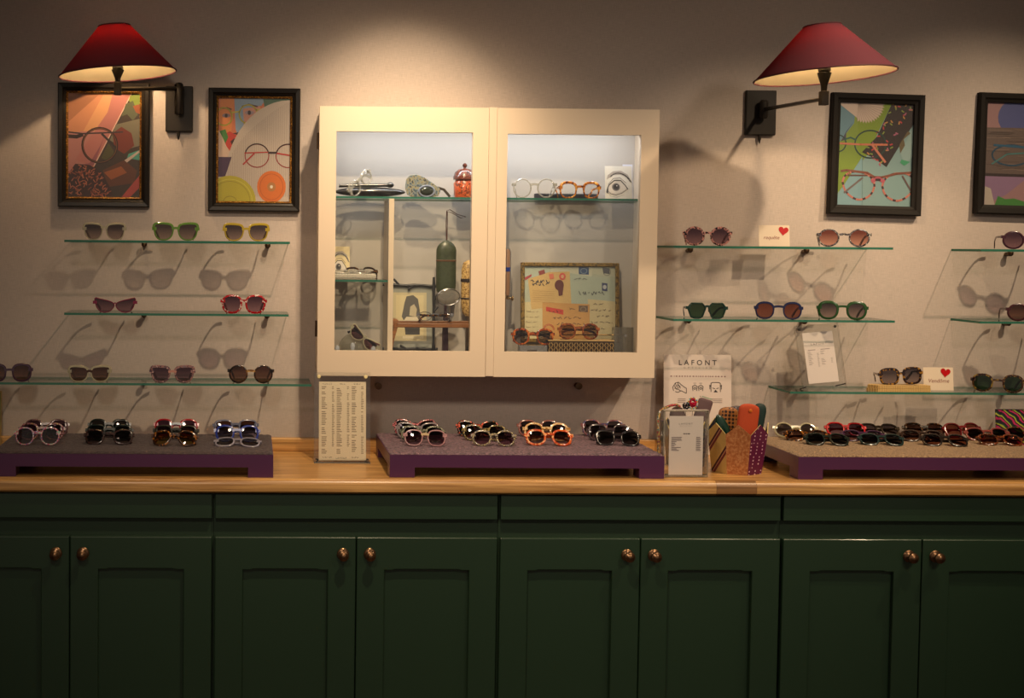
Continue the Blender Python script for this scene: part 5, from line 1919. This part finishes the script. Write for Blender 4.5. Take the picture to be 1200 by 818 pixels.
tray('silver and beige flecked sunglasses in front of the second stack on the mauve mat', 552, 606, 523, shape='panto', a=.0245, b=.0195, frame=mottled([(150, 140, 130), (50, 40, 40), (176, 160, 120), (90, 84, 96)], 130), lens='plum', rz=-5, tilt=26, group=G2)
tray('dusty rose sunglasses at the back of the third stack on the mauve mat', 606, 657, 512, shape='soft', a=.0245, b=.0215, frame=P(122, 76, 70, rough=.2, coat=.4), lens='smoke', rz=-3, group=G2)
tray('honey gold sunglasses in the middle of the third stack on the mauve mat', 613, 669, 517, shape='panto', a=.0248, b=.0222, frame=mottled([(196, 150, 96), (206, 176, 130), (160, 110, 50)], 90), lens='smoke', rz=-4, rim=.0042, group=G2)
tray('orange marbled sunglasses in front of the third stack on the mauve mat', 615, 673, 522.5, shape='panto', a=.025, b=.0195, frame=mottled([(206, 92, 34), (170, 60, 22), (214, 150, 100)], 90), lens='smoke', rz=-4, rim=.0046, tilt=30, group=G2)
tray('plum and rose sunglasses at the back of the rightmost stack on the mauve mat', 681, 733, 511.5, shape='soft', a=.0245, b=.0215, frame=mottled([(96, 54, 62), (120, 76, 80), (60, 60, 100)], 60), lens='smoke', rz=-8, group=G2)
tray('dark grey sunglasses in the middle of the rightmost stack on the mauve mat', 688, 742, 517, shape='square', a=.0245, b=.0205, frame=P(56, 44, 50, rough=.2, coat=.5), lens='smoke', rz=-9, group=G2)
tray('near-black sunglasses in front of the rightmost stack on the mauve mat', 697, 752, 522.5, shape='butterfly', a=.0248, b=.0195, frame=P(28, 24, 26, rough=.18, coat=.5), lens='black', rz=-8, tilt=32, group=G2)

G3 = 'folded sunglasses on the beige mat'
R3 = [
    ('clear-rimmed round sunglasses at the far left back of the beige mat', 908, 961, 513, dict(shape='round', a=.0235, b=.0215, frame=CRYSTAL_CREAM, lens='smoke', rz=-7, tilt=34)),
    ('brown tortoiseshell sunglasses behind the leftmost front pair on the beige mat', 921, 975, 517, dict(shape='soft', a=.0245, b=.0195, frame=TORT(), lens='brown', rz=-8, tilt=52)),
    ('green-black sunglasses, leftmost of the front row on the beige mat', 945, 998, 522, dict(shape='soft', a=.0245, b=.0205, frame=P(26, 34, 30, rough=.2), lens='black', rz=-8, tilt=52)),
    ('bright red-browed sunglasses at the back of the beige mat', 969, 1017, 511.5, dict(shape='soft', a=.0240, b=.0205, frame=P(176, 18, 30, rough=.2, coat=.4), lens='plum', rz=-8, tilt=38)),
    ('purple sunglasses behind the teal-black pair on the beige mat', 988, 1040, 517.5, dict(shape='soft', a=.0240, b=.0195, frame=P(60, 34, 62, rough=.2, coat=.4), lens='plum', rz=-8, tilt=52)),
    ('teal-black sunglasses, second of the front row on the beige mat', 1009, 1063, 522, dict(shape='soft', a=.0245, b=.0205, frame=P(28, 46, 46, rough=.2, coat=.4), lens='black', rz=-7, tilt=54)),
    ('olive-brown sunglasses at the back, above the brown front pair, on the beige mat', 1008, 1057, 511, dict(shape='soft', a=.0240, b=.0195, frame=P(58, 48, 38, rough=.2), lens='smoke', rz=-6, tilt=44)),
    ('dark gold-flecked sunglasses at the back centre of the beige mat', 1061, 1110, 511.5, dict(shape='soft', a=.0240, b=.0205, frame=TORT_DARK(), lens='brown', rz=-8, tilt=40)),
    ('dark brown sunglasses in the middle row centre of the beige mat', 1058, 1110, 517.5, dict(shape='soft', a=.0240, b=.0195, frame=P(50, 36, 30, rough=.2, coat=.4), lens='brown', rz=-8, tilt=52)),
    ('brown-lensed black sunglasses, third of the front row on the beige mat', 1083, 1138, 523, dict(shape='soft', a=.0245, b=.0205, frame=P(30, 24, 22, rough=.2, coat=.4), lens='rust', rz=-8, tilt=52)),
    ('wine-red sunglasses with coral hinges at the back right of the beige mat', 1107, 1158, 513, dict(shape='soft', a=.0245, b=.0215, frame=P(104, 26, 30, rough=.2, coat=.4), temple=P(170, 60, 40, rough=.3), lens='rust', rz=8, tilt=36)),
    ('clear rosy-rimmed sunglasses with black lenses near the right end of the beige mat', 1134, 1188, 516.5, dict(shape='soft', a=.0245, b=.0205, frame=P(120, 60, 56, rough=.15, coat=.5), lens='black', rz=-4, tilt=46)),
    ('amber-brown sunglasses, fourth of the front row on the beige mat', 1149, 1202, 522, dict(shape='soft', a=.0245, b=.0195, frame=mottled([(60, 28, 16), (110, 52, 20), (40, 20, 14)], 90), lens='rust', rz=-9, tilt=54)),
    ('orange and black flecked sunglasses cut by the right edge on the beige mat', 1181, 1235, 516.5, dict(shape='soft', a=.0245, b=.0205, frame=mottled([(150, 60, 30), (40, 24, 20), (110, 90, 40)], 90), lens='black', rz=-5, tilt=40)),
]
for lab, x0_, x1_, py_, kw in R3:
    tray(lab, x0_, x1_, py_, group=G3, **kw)

# patterned pouch leaning at the wall behind the beige mat
a, b, c, d = span(1166, 1226, 480.5, 520, -0.06)
pp = root('patterned_pouch', 'pink, yellow and black patterned pouch behind the beige mat', 'pouch', ((a + b) / 2, -0.075, ZC + 0.0005), (radians(-6), 0, 0))
w2, hh = (b - a) / 2, d - ZC
PAT = stripes([(0.0, (24, 18, 26)), (0.34, (190, 30, 96)), (0.58, (28, 20, 28)), (0.74, (176, 180, 50)), (0.9, (30, 90, 60))], 20, 'DIAGONAL', 5.0)
m = MB()
n = 14
for j in range(n + 1):
    pass
vs, fs = [], []
for j in range(9):
    v = j / 8
    for i in range(n):
        u = -1 + 2 * i / (n - 1)
        th = 0.018 * (1 - u * u) * (1 - 0.75 * v) + 0.002
        vs.append((u * w2, -th, v * hh))
    for i in range(n - 1, -1, -1):
        u = -1 + 2 * i / (n - 1)
        th = 0.018 * (1 - u * u) * (1 - 0.75 * v) + 0.002
        vs.append((u * w2, th, v * hh))
k2 = 2 * n
for j in range(8):
    for i in range(k2):
        fs.append((j * k2 + i, j * k2 + (i + 1) % k2, (j + 1) * k2 + (i + 1) % k2, (j + 1) * k2 + i))
fs.append(tuple(range(k2 - 1, -1, -1)))
fs.append(tuple(8 * k2 + i for i in range(k2)))
m.add(vs, fs).build('body', PAT, pp)
MB().tube([(-w2, 0, hh + 0.001), (w2, 0, hh + 0.001)], flat=(0.0025, 0.0018)).build('zip', P(30, 24, 30, rough=.4), pp)

# slim card case at the far left of the worktop
a, b, c, d = span(-30, 2.5, 458, 514, -0.03)
lc = root('display_card', 'upright card cut by the left edge, beside the left riser', 'card', ((a + b) / 2, -0.045, ZC + 0.0005), (radians(-3), 0, 0))
w2, hh = (b - a) / 2, d - ZC
MB().box(-w2, w2, -0.002, 0.004, 0, hh).build('card', P(150, 128, 76, rough=.5), lc)
A = Art(2 * w2, hh)
A.poly([(.04, .03), (.96, .03), (.96, .97), (.04, .97)], (96, 110, 70))
A.poly([(.04, .03), (.96, .03), (.96, .4), (.04, .5)], (150, 96, 50))
A.build('print', lc, (-w2, -0.0024, 0))

# ------------------------------------------------------------------ clear stands
def screw(parent, x, y, z, m=BRASS, r=0.0055, ln=0.012):
    return MB().lathe([(r, 0.0), (r, -ln * .3), (r * .8, -ln * .4), (0, -ln * .42)], 16, (x, y, z), 'Y').build('screw', m, parent, smooth=True)


# left stand with the long handwritten list
base = atz(402, 543, ZC)
ya = base.y
a, b = at(376, 500, ya + 0.02).x, at(433, 500, ya + 0.02).x
w2 = (at(434.5, 490, ya).x - at(368.5, 490, ya).x) / 2
ztop = at(402, 436, ya + 0.03).z
hh = ztop - ZC
ls = root('list_stand', 'clear stand with a cream handwritten list between the left and middle risers', 'stand', (at(401.5, 500, ya).x, ya + 0.004, ZC + 0.0004), (radians(-7), 0, radians(0)))
for y0_, nm in ((0.0, 'front_sheet'), (0.009, 'back_sheet')):
    m = MB()
    m.box(-w2, w2, y0_, y0_ + 0.003, 0.012 if y0_ == 0 else 0.004, hh, 0)
    m.m = [0 if i in (4 - 2 - 2 - 0,) else 0 for i in m.m]
    m.f and None
    # narrow side faces catch the light
    m.m = [1, 1, 0, 0, 1, 1]
    m.build(nm, [ACRYLIC, ACRYLIC_EDGE], ls)
pw = (at(433, 490, ya).x - at(377.5, 490, ya).x) / 2
p0, p1 = at(402, 540, ya).z - ZC, at(402, 447, ya + .03).z - ZC
MB().box(-pw + 0.001, pw + 0.001, 0.0042, 0.0052, p0, p1).build('paper', paint((0.74, 0.64, 0.47), rough=0.7), ls)
A = Art(2 * pw, p1 - p0)
rr = random.Random(12)
GI = (92, 74, 56)
A.scribble(.08, .3, .965, .015, GI, .008, 1)
A.scribble(.45, .56, .965, .015, GI, .008, 2)
A.scribble(.74, .88, .965, .015, GI, .008, 3)
for row in range(38):
    z = .935 - row * .0228
    for k, (u0, wd_) in enumerate(((.06, .11), (.28, .05), (.38, .11), (.60, .05), (.70, .10), (.90, .05))):
        if rr.random() < .12 or (row > 33 and k in (1, 3)):
            continue
        A.line([(u0, z), (u0 + wd_ * rr.uniform(.5, 1), z)], .015, (116, 96, 74))
A.scribble(.08, .30, .03, .015, GI, .008, 8)
A.text('LAFONT', .36, .018, .03, (60, 48, 40), spacing=1.35)
A.scribble(.70, .84, .03, .015, GI, .008, 9)
A.build('print', ls, (-pw + 0.001, 0.0041, p0))
for s in (-1, 1):
    screw(ls, s * (w2 - 0.014), -0.0002, hh - 0.014, P(214, 200, 150, rough=.25), 0.0058)
    MB().tube([(s * (pw + 0.006), -0.004, p0 + 0.004), (s * (pw + 0.006), 0.02, p0 + 0.002), (s * (pw - 0.004), 0.05, 0.008)], r=0.0022, n=6).build('pin', P(30, 28, 28, rough=.3), ls)
MB().box(-w2, w2, -0.012, 0.060, 0.0002, 0.003).xf(Matrix.Rotation(radians(7), 4, 'X')).build('foot_sheet', [ACRYLIC_EDGE], ls)

# small stand with a price sheet on the bottom right shelf
yy = -0.145
a, b, c, d = span(936.5, 991, 379.5, 456, yy + 0.01)
w2, hh = (b - a) / 2 * 0.93, d - ZR3
ps = root('price_stand', 'small clear stand with a white price sheet on the bottom right glass shelf', 'stand', (at(967.5, 455, yy).x, yy, ZR3 + 0.0006), (radians(-9), radians(-5.5), radians(0)))
for y0_, nm in ((0.0, 'front_sheet'), (0.007, 'back_sheet')):
    m = MB().box(-w2, w2, y0_, y0_ + 0.0025, 0.002, hh)
    m.m = [1, 1, 0, 0, 1, 1]
    m.build(nm, [ACRYLIC, ACRYLIC_EDGE], ps)
pw = w2 * 0.70
p0, p1 = hh * 0.12, hh * 0.885
MB().box(-pw, pw, 0.0035, 0.0045, p0, p1).build('paper', paint((0.78, 0.70, 0.69), rough=0.7), ps)
A = Art(2 * pw, p1 - p0)
A.text('LAFONT', .5, .745, .065, (90, 80, 84), align='CENTER', spacing=1.45)
for k, (u0, rows, z0_) in enumerate(((.10, 10, .62), (.40, 10, .58), (.52, 3, .62), (.52, 5, .47), (.84, 4, .47))):
    for row in range(rows):
        A.line([(u0, z0_ - row * .028), (u0 + (.14 if k in (0, 2, 3) else .06) * (.6 + .4 * ((row * 7 + k) % 3) / 2), z0_ - row * .028)], .014, (134, 124, 126))
A.line([(.12, .655), (.36, .655)], .018, (120, 108, 110))
A.line([(.54, .655), (.84, .655)], .018, (120, 108, 110))
A.build('print', ps, (-pw, 0.0034, p0))
for s in (-1, 1):
    screw(ps, s * (w2 - 0.012), -0.0002, hh - 0.012, P(40, 36, 32, rough=.3), 0.0042, 0.01)
    MB().tube([(s * (w2 - 0.006), -0.006, 0.016), (s * (w2 - 0.012) - 0.01, 0.03, 0.012)], r=0.002, n=6).build('pin', P(26, 24, 24, rough=.3), ps)

# tall poster standing against the wall
yy = -0.06
a, b, c, d = span(779.5, 859, 416.5, 500, yy)
po = root('notice_sheet', 'white notice with letters and three line drawings standing behind the pots', 'sign', ((a + b) / 2, yy, ZC + 0.0005), (radians(-4), 0, 0))
w2, hh = (b - a) / 2, d - ZC + 0.0008
MB().box(-w2, w2, 0, 0.0025, 0, hh).build('sheet', paint((0.62, 0.54, 0.50), rough=0.55), po)
A = Art(2 * w2, hh)
H_ = hh


def Z(py):
    """height fraction on the sheet for a row seen at image height py"""
    return 1 - (py - 416.5) / 80.0 * (2 * w2) / hh


def X(px):
    return (px - 779.5) / 79.5


K1 = (44, 38, 40)
A.text('LAFONT', .5, Z(428.7), 8.4 / 80 * 2 * w2 / hh, K1, align='CENTER', spacing=1.62, bold=0.0003)
A.text('OPTICIEN', .5, Z(432.9), 3.0 / 80 * 2 * w2 / hh, (130, 112, 110), align='CENTER', spacing=2.9)
rr = random.Random(2)
x = .10
while x < .90:
    wl = rr.uniform(.006, .022)
    A.line([(x, Z(442)), (x + wl, Z(442))], .016, (120, 84, 86))
    x += wl + rr.uniform(.020, .030)
ln = .010
for pts in ([(791, 459), (790, 455), (793, 450), (797, 449), (800, 452), (804, 455), (806, 456), (806, 462), (800, 459), (796, 461), (793, 460)],
            [(793, 450), (794, 453), (797, 456)], [(796, 449.5), (797, 453), (799, 456)], [(792, 456), (796, 457), (799, 459)], [(795, 452), (799, 454)], [(792, 453), (795, 458)]):
    A.line([(X(p), Z(q)) for p, q in pts], ln, K1)
for cxp in (816, 823):
    A.line([(X(cxp - 2.2), Z(459)), (X(cxp - 2.8), Z(454)), (X(cxp), Z(452)), (X(cxp + 2.8), Z(454)), (X(cxp + 2.2), Z(459))], ln, K1)
    A.ring(X(cxp), Z(456), .016, .016 * 2 * w2 / hh, ln, K1, n=12)
    A.line([(X(cxp - 1.6), Z(450)), (X(cxp + 1.4), Z(450))], .008, (120, 110, 110))
A.line([(X(835), Z(460)), (X(835), Z(450)), (X(837), Z(449)), (X(844), Z(449)), (X(846), Z(450)), (X(846), Z(460))], ln, K1)
A.line([(X(835), Z(454)), (X(833.6), Z(452)), (X(833.8), Z(457))], ln, K1)
A.line([(X(846), Z(454)), (X(847.4), Z(452)), (X(847.2), Z(457))], ln, K1)
A.line([(X(837), Z(455.5)), (X(839.5), Z(456.4))], ln, K1)
A.line([(X(841.5), Z(456.4)), (X(844), Z(455.5))], ln, K1)
A.poly([(X(838), Z(460.5)), (X(840.5), Z(457.5)), (X(843), Z(460.5))], K1)
for k in range(3):
    A.line([(X(796), Z(468.5 + 2 * k)), (X(805), Z(468.5 + 2 * k))], .010, (150, 136, 130))
    A.line([(X(834), Z(468.5 + 2 * k)), (X(848), Z(468.5 + 2 * k))], .010, (150, 136, 130))
A.build('print', po, (-w2, -0.0001, 0))

# thick clear holder with the price list
q = atz(803.5, 559.5, ZC)
yh = q.y
a, b, c, d = span(777, 831, 481, 559.5, yh)
hd = root('price_holder', 'clear block holder with a white price list standing before the pots', 'holder', ((a + b) / 2, yh, ZC + 0.0005), (0, 0, radians(1)))
w2, hh = (b - a) / 2, d - ZC
BE = clear((0.72, 0.70, 0.62), 3.0, milk=0.18, milkc=(0.7, 0.66, 0.55), rough=0.03)
m = MB()
m.box(-w2, w2, 0, 0.022, 0, 0.006)
m.box(-w2, w2, 0, 0.022, hh - 0.004, hh)
m.box(-w2, -w2 + 0.005, 0, 0.022, 0.006, hh - 0.004)
m.box(w2 - 0.005, w2, 0, 0.022, 0.006, hh - 0.004)
m.build('rim', BE, hd, bevel=0.001)
MB().box(-w2 + 0.0052, w2 - 0.0052, 0.0, 0.003, 0.0062, hh - 0.0042).build('front_sheet', ACRYLIC, hd)
MB().box(-w2 + 0.0052, w2 - 0.0052, 0.0185, 0.0215, 0.0062, hh - 0.0042).build('back_sheet', ACRYLIC, hd)
x0_, x1_ = at(784.5, 520, yh).x - (a + b) / 2, at(824.5, 520, yh).x - (a + b) / 2
z0_, z1_ = at(804, 557, yh).z - ZC, at(804, 488, yh).z - ZC
MB().box(x0_, x1_, 0.004, 0.005, z0_, z1_).build('paper', paint((0.82, 0.74, 0.71), rough=0.7), hd)
A = Art(x1_ - x0_, z1_ - z0_)
A.text('LAFONT', .48, .855, .042, (80, 70, 76), align='CENTER', spacing=1.7)
A.text('OPTICIEN', .48, .822, .022, (130, 116, 120), align='CENTER', spacing=2.3)
A.line([(.42, .70), (.46, .70)], .03, (70, 58, 62))
A.line([(.49, .70), (.52, .70)], .03, (70, 58, 62))
A.line([(.55, .70), (.60, .70)], .03, (70, 58, 62))
for row, l in enumerate((.30, .28, .3, .14, .1, .13, .08, .27, .15, .22)):
    z = .638 - row * .0245
    A.line([(.07, z), (.07 + l, z)], .022, (128, 114, 118))
    A.line([(.80, z), (.80 + .11 + .02 * (row % 2), z)], .022, (128, 114, 118))
A.build('print', hd, (x0_, 0.0038, z0_))

# ------------------------------------------------------------------ jagged pots and what stands in them
def jagged_pot(label, cx, cy, rb, rt, h, mats, zig, phase=0.0, n=8):
    """flaring many-sided pot: n side panels, rim cut in peaks; built as inner and outer skin"""
    p = root('jagged_pot', label, 'pot', (cx, cy, ZC + 0.0005), group='jagged patchwork pots')
    th = 0.003

    def pt(k, t, r0, r1, inset=0):
        a = phase + 2 * pi * k / n
        r = r0 + (r1 - r0) * t - inset
        return (r * cos(a), r * sin(a), h * t)
    for k in range(n):
        m = MB()
        zs = [(0, zig[0]), (0.5, zig[1]), (1, zig[0])]
        outer, inner = [], []
        for (u, t) in ((0, 0), (1, 0), (1, zig[(k + 1) % 2]), (0.5, sum(zig) / 2), (0, zig[k % 2])):
            t = {0: zig[1], 1: zig[1], 0.5: zig[0]}[u] if t else 0
            for lst, ins in ((outer, 0), (inner, th)):
                p0 = Vector(pt(k, t, rb, rt, ins))
                p1 = Vector(pt(k + 1, t, rb, rt, ins))
                lst.append(tuple(p0.lerp(p1, u)))
        vs = outer + inner
        fs = [(0, 1, 2, 3, 4), (9, 8, 7, 6, 5), (2, 7, 8, 3), (3, 8, 9, 4), (0, 5, 6, 1), (1, 6, 7, 2), (4, 9, 5, 0)]
        m.add(vs, fs)
        m.m = [0, 1, 2, 2, 0, 0, 0]
        m.build('side_panel', [mats[k % len(mats)], INNER, P(196, 176, 120, rough=.4)], p)
    b = MB().prismz([(rb * 0.97 * cos(phase + 2 * pi * k / n), rb * 0.97 * sin(phase + 2 * pi * k / n)) for k in range(n)], 0.0003, 0.004)
    b.build('bottom', INNER, p)
    return p


INNER = P(34, 30, 44, rough=0.5)
GOLD_STRIPE = stripes([(0.0, (190, 158, 96)), (0.62, (110, 40, 44)), (0.76, (196, 150, 120)), (0.8, (70, 24, 40)), (0.92, (196, 164, 100))], 7.5, 'DIAGONAL', 0.0, rot=(0, radians(90), radians(0)))
COPPER = mottled([(160, 96, 54), (176, 114, 70), (190, 134, 90)], 140, rough=.4)
MAGENTA = dotted((92, 20, 62), (214, 180, 190), 95, 0.24)
YELLOW_DOT = dotted((140, 124, 44), (24, 20, 22), 70, 0.36)
qb = atz(862, 557, ZC)
pot_y = qb.y + 0.072
pl, pr, _, _ = span(826, 903, 500, 501, pot_y)
pcx = at(863, 530, pot_y).x
s_ = (pot_y - CAMY) / FPX
ptop = at(870, 497, pot_y - 0.06).z
ph_ = ptop - ZC
pot1 = jagged_pot('jagged gold, copper and magenta pot right of the price holder', pcx, pot_y, 30 * s_, 38 * s_, ph_, [COPPER, MAGENTA, GOLD_STRIPE, COPPER, MAGENTA, GOLD_STRIPE, COPPER, GOLD_STRIPE], (1.0, 0.80), phase=radians(-108 - 22.5), n=8)
pot2_y = pot_y + 0.10
pc2 = at(803, 530, pot2_y).x
pot2 = jagged_pot('jagged pot with yellow spotted side behind the price holder', pc2, pot2_y, 22 * s_, 27 * s_, ph_ * 0.94, [YELLOW_DOT, YELLOW_DOT, mottled([(70, 76, 60), (90, 96, 80)], 60), COPPER], (1.0, 0.82), phase=radians(-90 - 22.5), n=8)


def soft_case(name, label, cat, px, py_top, w, d, tip, mat, lean=0, yaw=0, yoff=0.0, pot_center=None, square=0.35, thick=0.5, extra=None, z_bottom=0.02, group='spectacle cases standing in the pots'):
    """upright case with rounded top, standing on the pot bottom"""
    y = pot_center + yoff
    p = at(px, py_top, y)
    H = p.z - (ZC + z_bottom)
    r = root(name, label, cat, (p.x - sin(radians(lean)) * H * 1.0, y, ZC + z_bottom), (0, radians(lean), radians(yaw)), group)
    pr = []
    m = MB()
    rings = []
    nz = 14
    for i in range(nz + 1):
        t = (1 - square) * i / 3 if i <= 3 else 1 - square + square * sin((i - 3) / (nz - 3) * pi / 2)
        k = 1.0
        if t > 1 - square:
            u = (t - (1 - square)) / square
            k = sqrt(max(0.0, 1 - u ** tip))
        rings.append((max(0.03, k), t * H))
    vs, fs = [], []
    n = 20
    for k, z in rings:
        for i in range(n):
            a = 2 * pi * i / n
            c_, s__ = cos(a), sin(a)
            vs.append((w / 2 * k * math.copysign(abs(c_) ** 0.75, c_), d / 2 * (0.35 + 0.65 * k) * math.copysign(abs(s__) ** 0.9, s__), z))
    for j in range(nz):
        for i in range(n):
            fs.append((j * n + i, j * n + (i + 1) % n, (j + 1) * n + (i + 1) % n, (j + 1) * n + i))
    fs += [tuple(range(n - 1, -1, -1)), tuple(nz * n + i for i in range(n))]
    m.add(vs, fs).build('body', mat, r, smooth=True)
    if extra:
        extra(r, H, w, d)
    return r


def seam(mat):
    def f(r, H, w, d):
        pts = []
        for i in range(15):
            t = i / 14
            pts.append((w / 2 * 0.75 * sin(t * 2.6 + .2) * (1 - t) - w * .1, -d / 2 * (1 - .5 * t * t) - 0.0006, H * (0.45 + 0.5 * t)))
        MB().tube(pts, r=0.0011, n=5).build('seam', mat, r)
    return f


def snap(r, H, w, d):
    MB().lathe([(0.005, 0), (0.005, -0.002), (0, -0.003)], 14, (0.0, -d / 2 - 0.0002, H * 0.90), 'Y').build('snap_button', P(206, 110, 40, rough=.3), r, smooth=True)


soft_case('spectacle_case', 'dark green ribbed spectacle case in the gold patchwork pot', 'case', 842, 483, 0.044, 0.022, 2.2, P(18, 54, 42, rough=.3, coat=.3), lean=-19, yaw=-8, yoff=-0.006, pot_center=pot_y, square=.5, extra=seam(P(10, 34, 28, rough=.3)))
soft_case('spectacle_case', 'flat orange spectacle case leaning in the gold patchwork pot', 'case', 879, 473, 0.064, 0.018, 6, P(180, 66, 26, rough=.75), lean=6, yaw=4, yoff=-0.034, pot_center=pot_y, square=.2, extra=snap)
soft_case('spectacle_case', 'dark teal spectacle case with pale edge right of the orange case', 'case', 892, 471.5, 0.040, 0.020, 5, P(20, 46, 44, rough=.6), lean=10, yoff=-0.004, pot_center=pot_y, square=.25)
soft_case('spectacle_case', 'leopard spotted spectacle case behind the dark green one', 'case', 854, 477, 0.060, 0.018, 5, dotted((150, 96, 48), (40, 24, 18), 90, .4), lean=2, yoff=0.022, pot_center=pot_y, square=.2)
soft_case('spectacle_case', 'dark checked spectacle case at the back of the gold patchwork pot', 'case', 864, 475.5, 0.060, 0.018, 5, mottled([(46, 36, 46), (70, 60, 70), (110, 90, 80)], 140, rough=.7), lean=0, yoff=0.048, pot_center=pot_y, square=.2)
soft_case('spectacle_case', 'grey mauve pouch with green zip in the pot behind the price holder', 'case', 828, 464.5, 0.046, 0.014, 10, P(100, 76, 80, rough=.7), lean=16, yoff=0.0, pot_center=pot2_y, square=.12,
          extra=lambda r, H, w, d: (MB().tube([(-w / 2 * .86, 0, H + 0.0015), (w / 2 * .86, 0, H + 0.0005)], flat=(0.0050, 0.0016)).build('zip_tape', P(200, 186, 176, rough=.7), r),
                                    MB().tube([(-w / 2 * .66, -0.001, H + 0.0035), (w / 2 * .66, -0.001, H + 0.0025)], flat=(0.0022, 0.0012)).build('zip', P(50, 130, 90, rough=.5), r)))
soft_case('spectacle_case', 'brown pouch at the left of the pot behind the price holder', 'case', 793, 476, 0.050, 0.020, 3, P(84, 62, 60, rough=.75), lean=-6, yoff=-0.020, pot_center=pot2_y, square=.25)
# multicoloured cord draped over the left rim
q0 = at(774, 500, pot2_y - 0.05)
cdr = root('lanyard', 'multicoloured braided lanyard arching over the left rim of the pot', 'lanyard', (q0.x, q0.y, ZC + 0.0005))
pts = []
for (px_, py_, yo) in ((771.5, 507, -.052), (771, 492, -.052), (773, 483, -.048), (779, 478, -.040), (787, 475, -.036), (793, 474.5, -.034), (797, 477, -.034)):
    q = at(px_, py_, pot2_y + yo)
    pts.append(tuple(q - cdr.location))
pts = [(pts[0][0] + .002, pts[0][1], 0.0)] + pts
MB().tube(pts, r=0.0042, n=8).build('braid', mottled([(170, 50, 60), (40, 30, 60), (200, 160, 80), (40, 90, 90), (190, 180, 180)], 130, rough=.8), cdr, smooth=True)
# beaded pompoms
q = at(812, 472, pot2_y - 0.028)
pm = root('beaded_pompom', 'magenta beaded pompom with pale beads beside the grey pouch', 'pompom', q, group='beaded trinkets on the pot')
rr = random.Random(8)
m = MB()
for i in range(46):
    t, u = rr.uniform(0, 2 * pi), rr.uniform(-1, 1)
    s_1 = sqrt(1 - u * u)
    m.ball((0.009 * s_1 * cos(t), 0.007 * s_1 * sin(t), 0.013 * u), 0.0034, 6)
m.build('beads', P(186, 16, 60, rough=.35), pm, smooth=True)
m = MB()
for i in range(22):
    t = 2 * pi * i / 22
    m.ball((0.014 * cos(t), 0.001, -0.002 + 0.017 * sin(t)), 0.0030, 6, i % 3)
m.build('edge_beads', [P(200, 206, 200, rough=.3), P(200, 160, 50, rough=.3), P(90, 150, 170, rough=.3)], pm, smooth=True)
MB().tube([(0, 0.002, -0.016), (0, 0.004, -0.05), (0, 0.006, -(q.z - ZC - 0.03))], r=0.0007, n=6).build('cord', P(60, 30, 40, rough=.7), pm)
q = at(804, 475.5, pot2_y - 0.030)
pm = root('beaded_pompom', 'black beaded pompom left of the magenta one', 'pompom', q, group='beaded trinkets on the pot')
m = MB()
for i in range(30):
    t, u = rr.uniform(0, 2 * pi), rr.uniform(-1, 1)
    s_1 = sqrt(1 - u * u)
    m.ball((0.009 * s_1 * cos(t), 0.007 * s_1 * sin(t), 0.009 * u), 0.0034, 6, 1 if i % 6 == 0 else 0)
m.build('beads', [P(24, 20, 30, rough=.25), P(200, 196, 210, rough=.25)], pm, smooth=True)
MB().tube([(0, 0.002, -0.008), (0, 0.004, -0.04), (0, 0.006, -(q.z - ZC - 0.03))], r=0.0007, n=6).build('cord', P(60, 30, 40, rough=.7), pm)
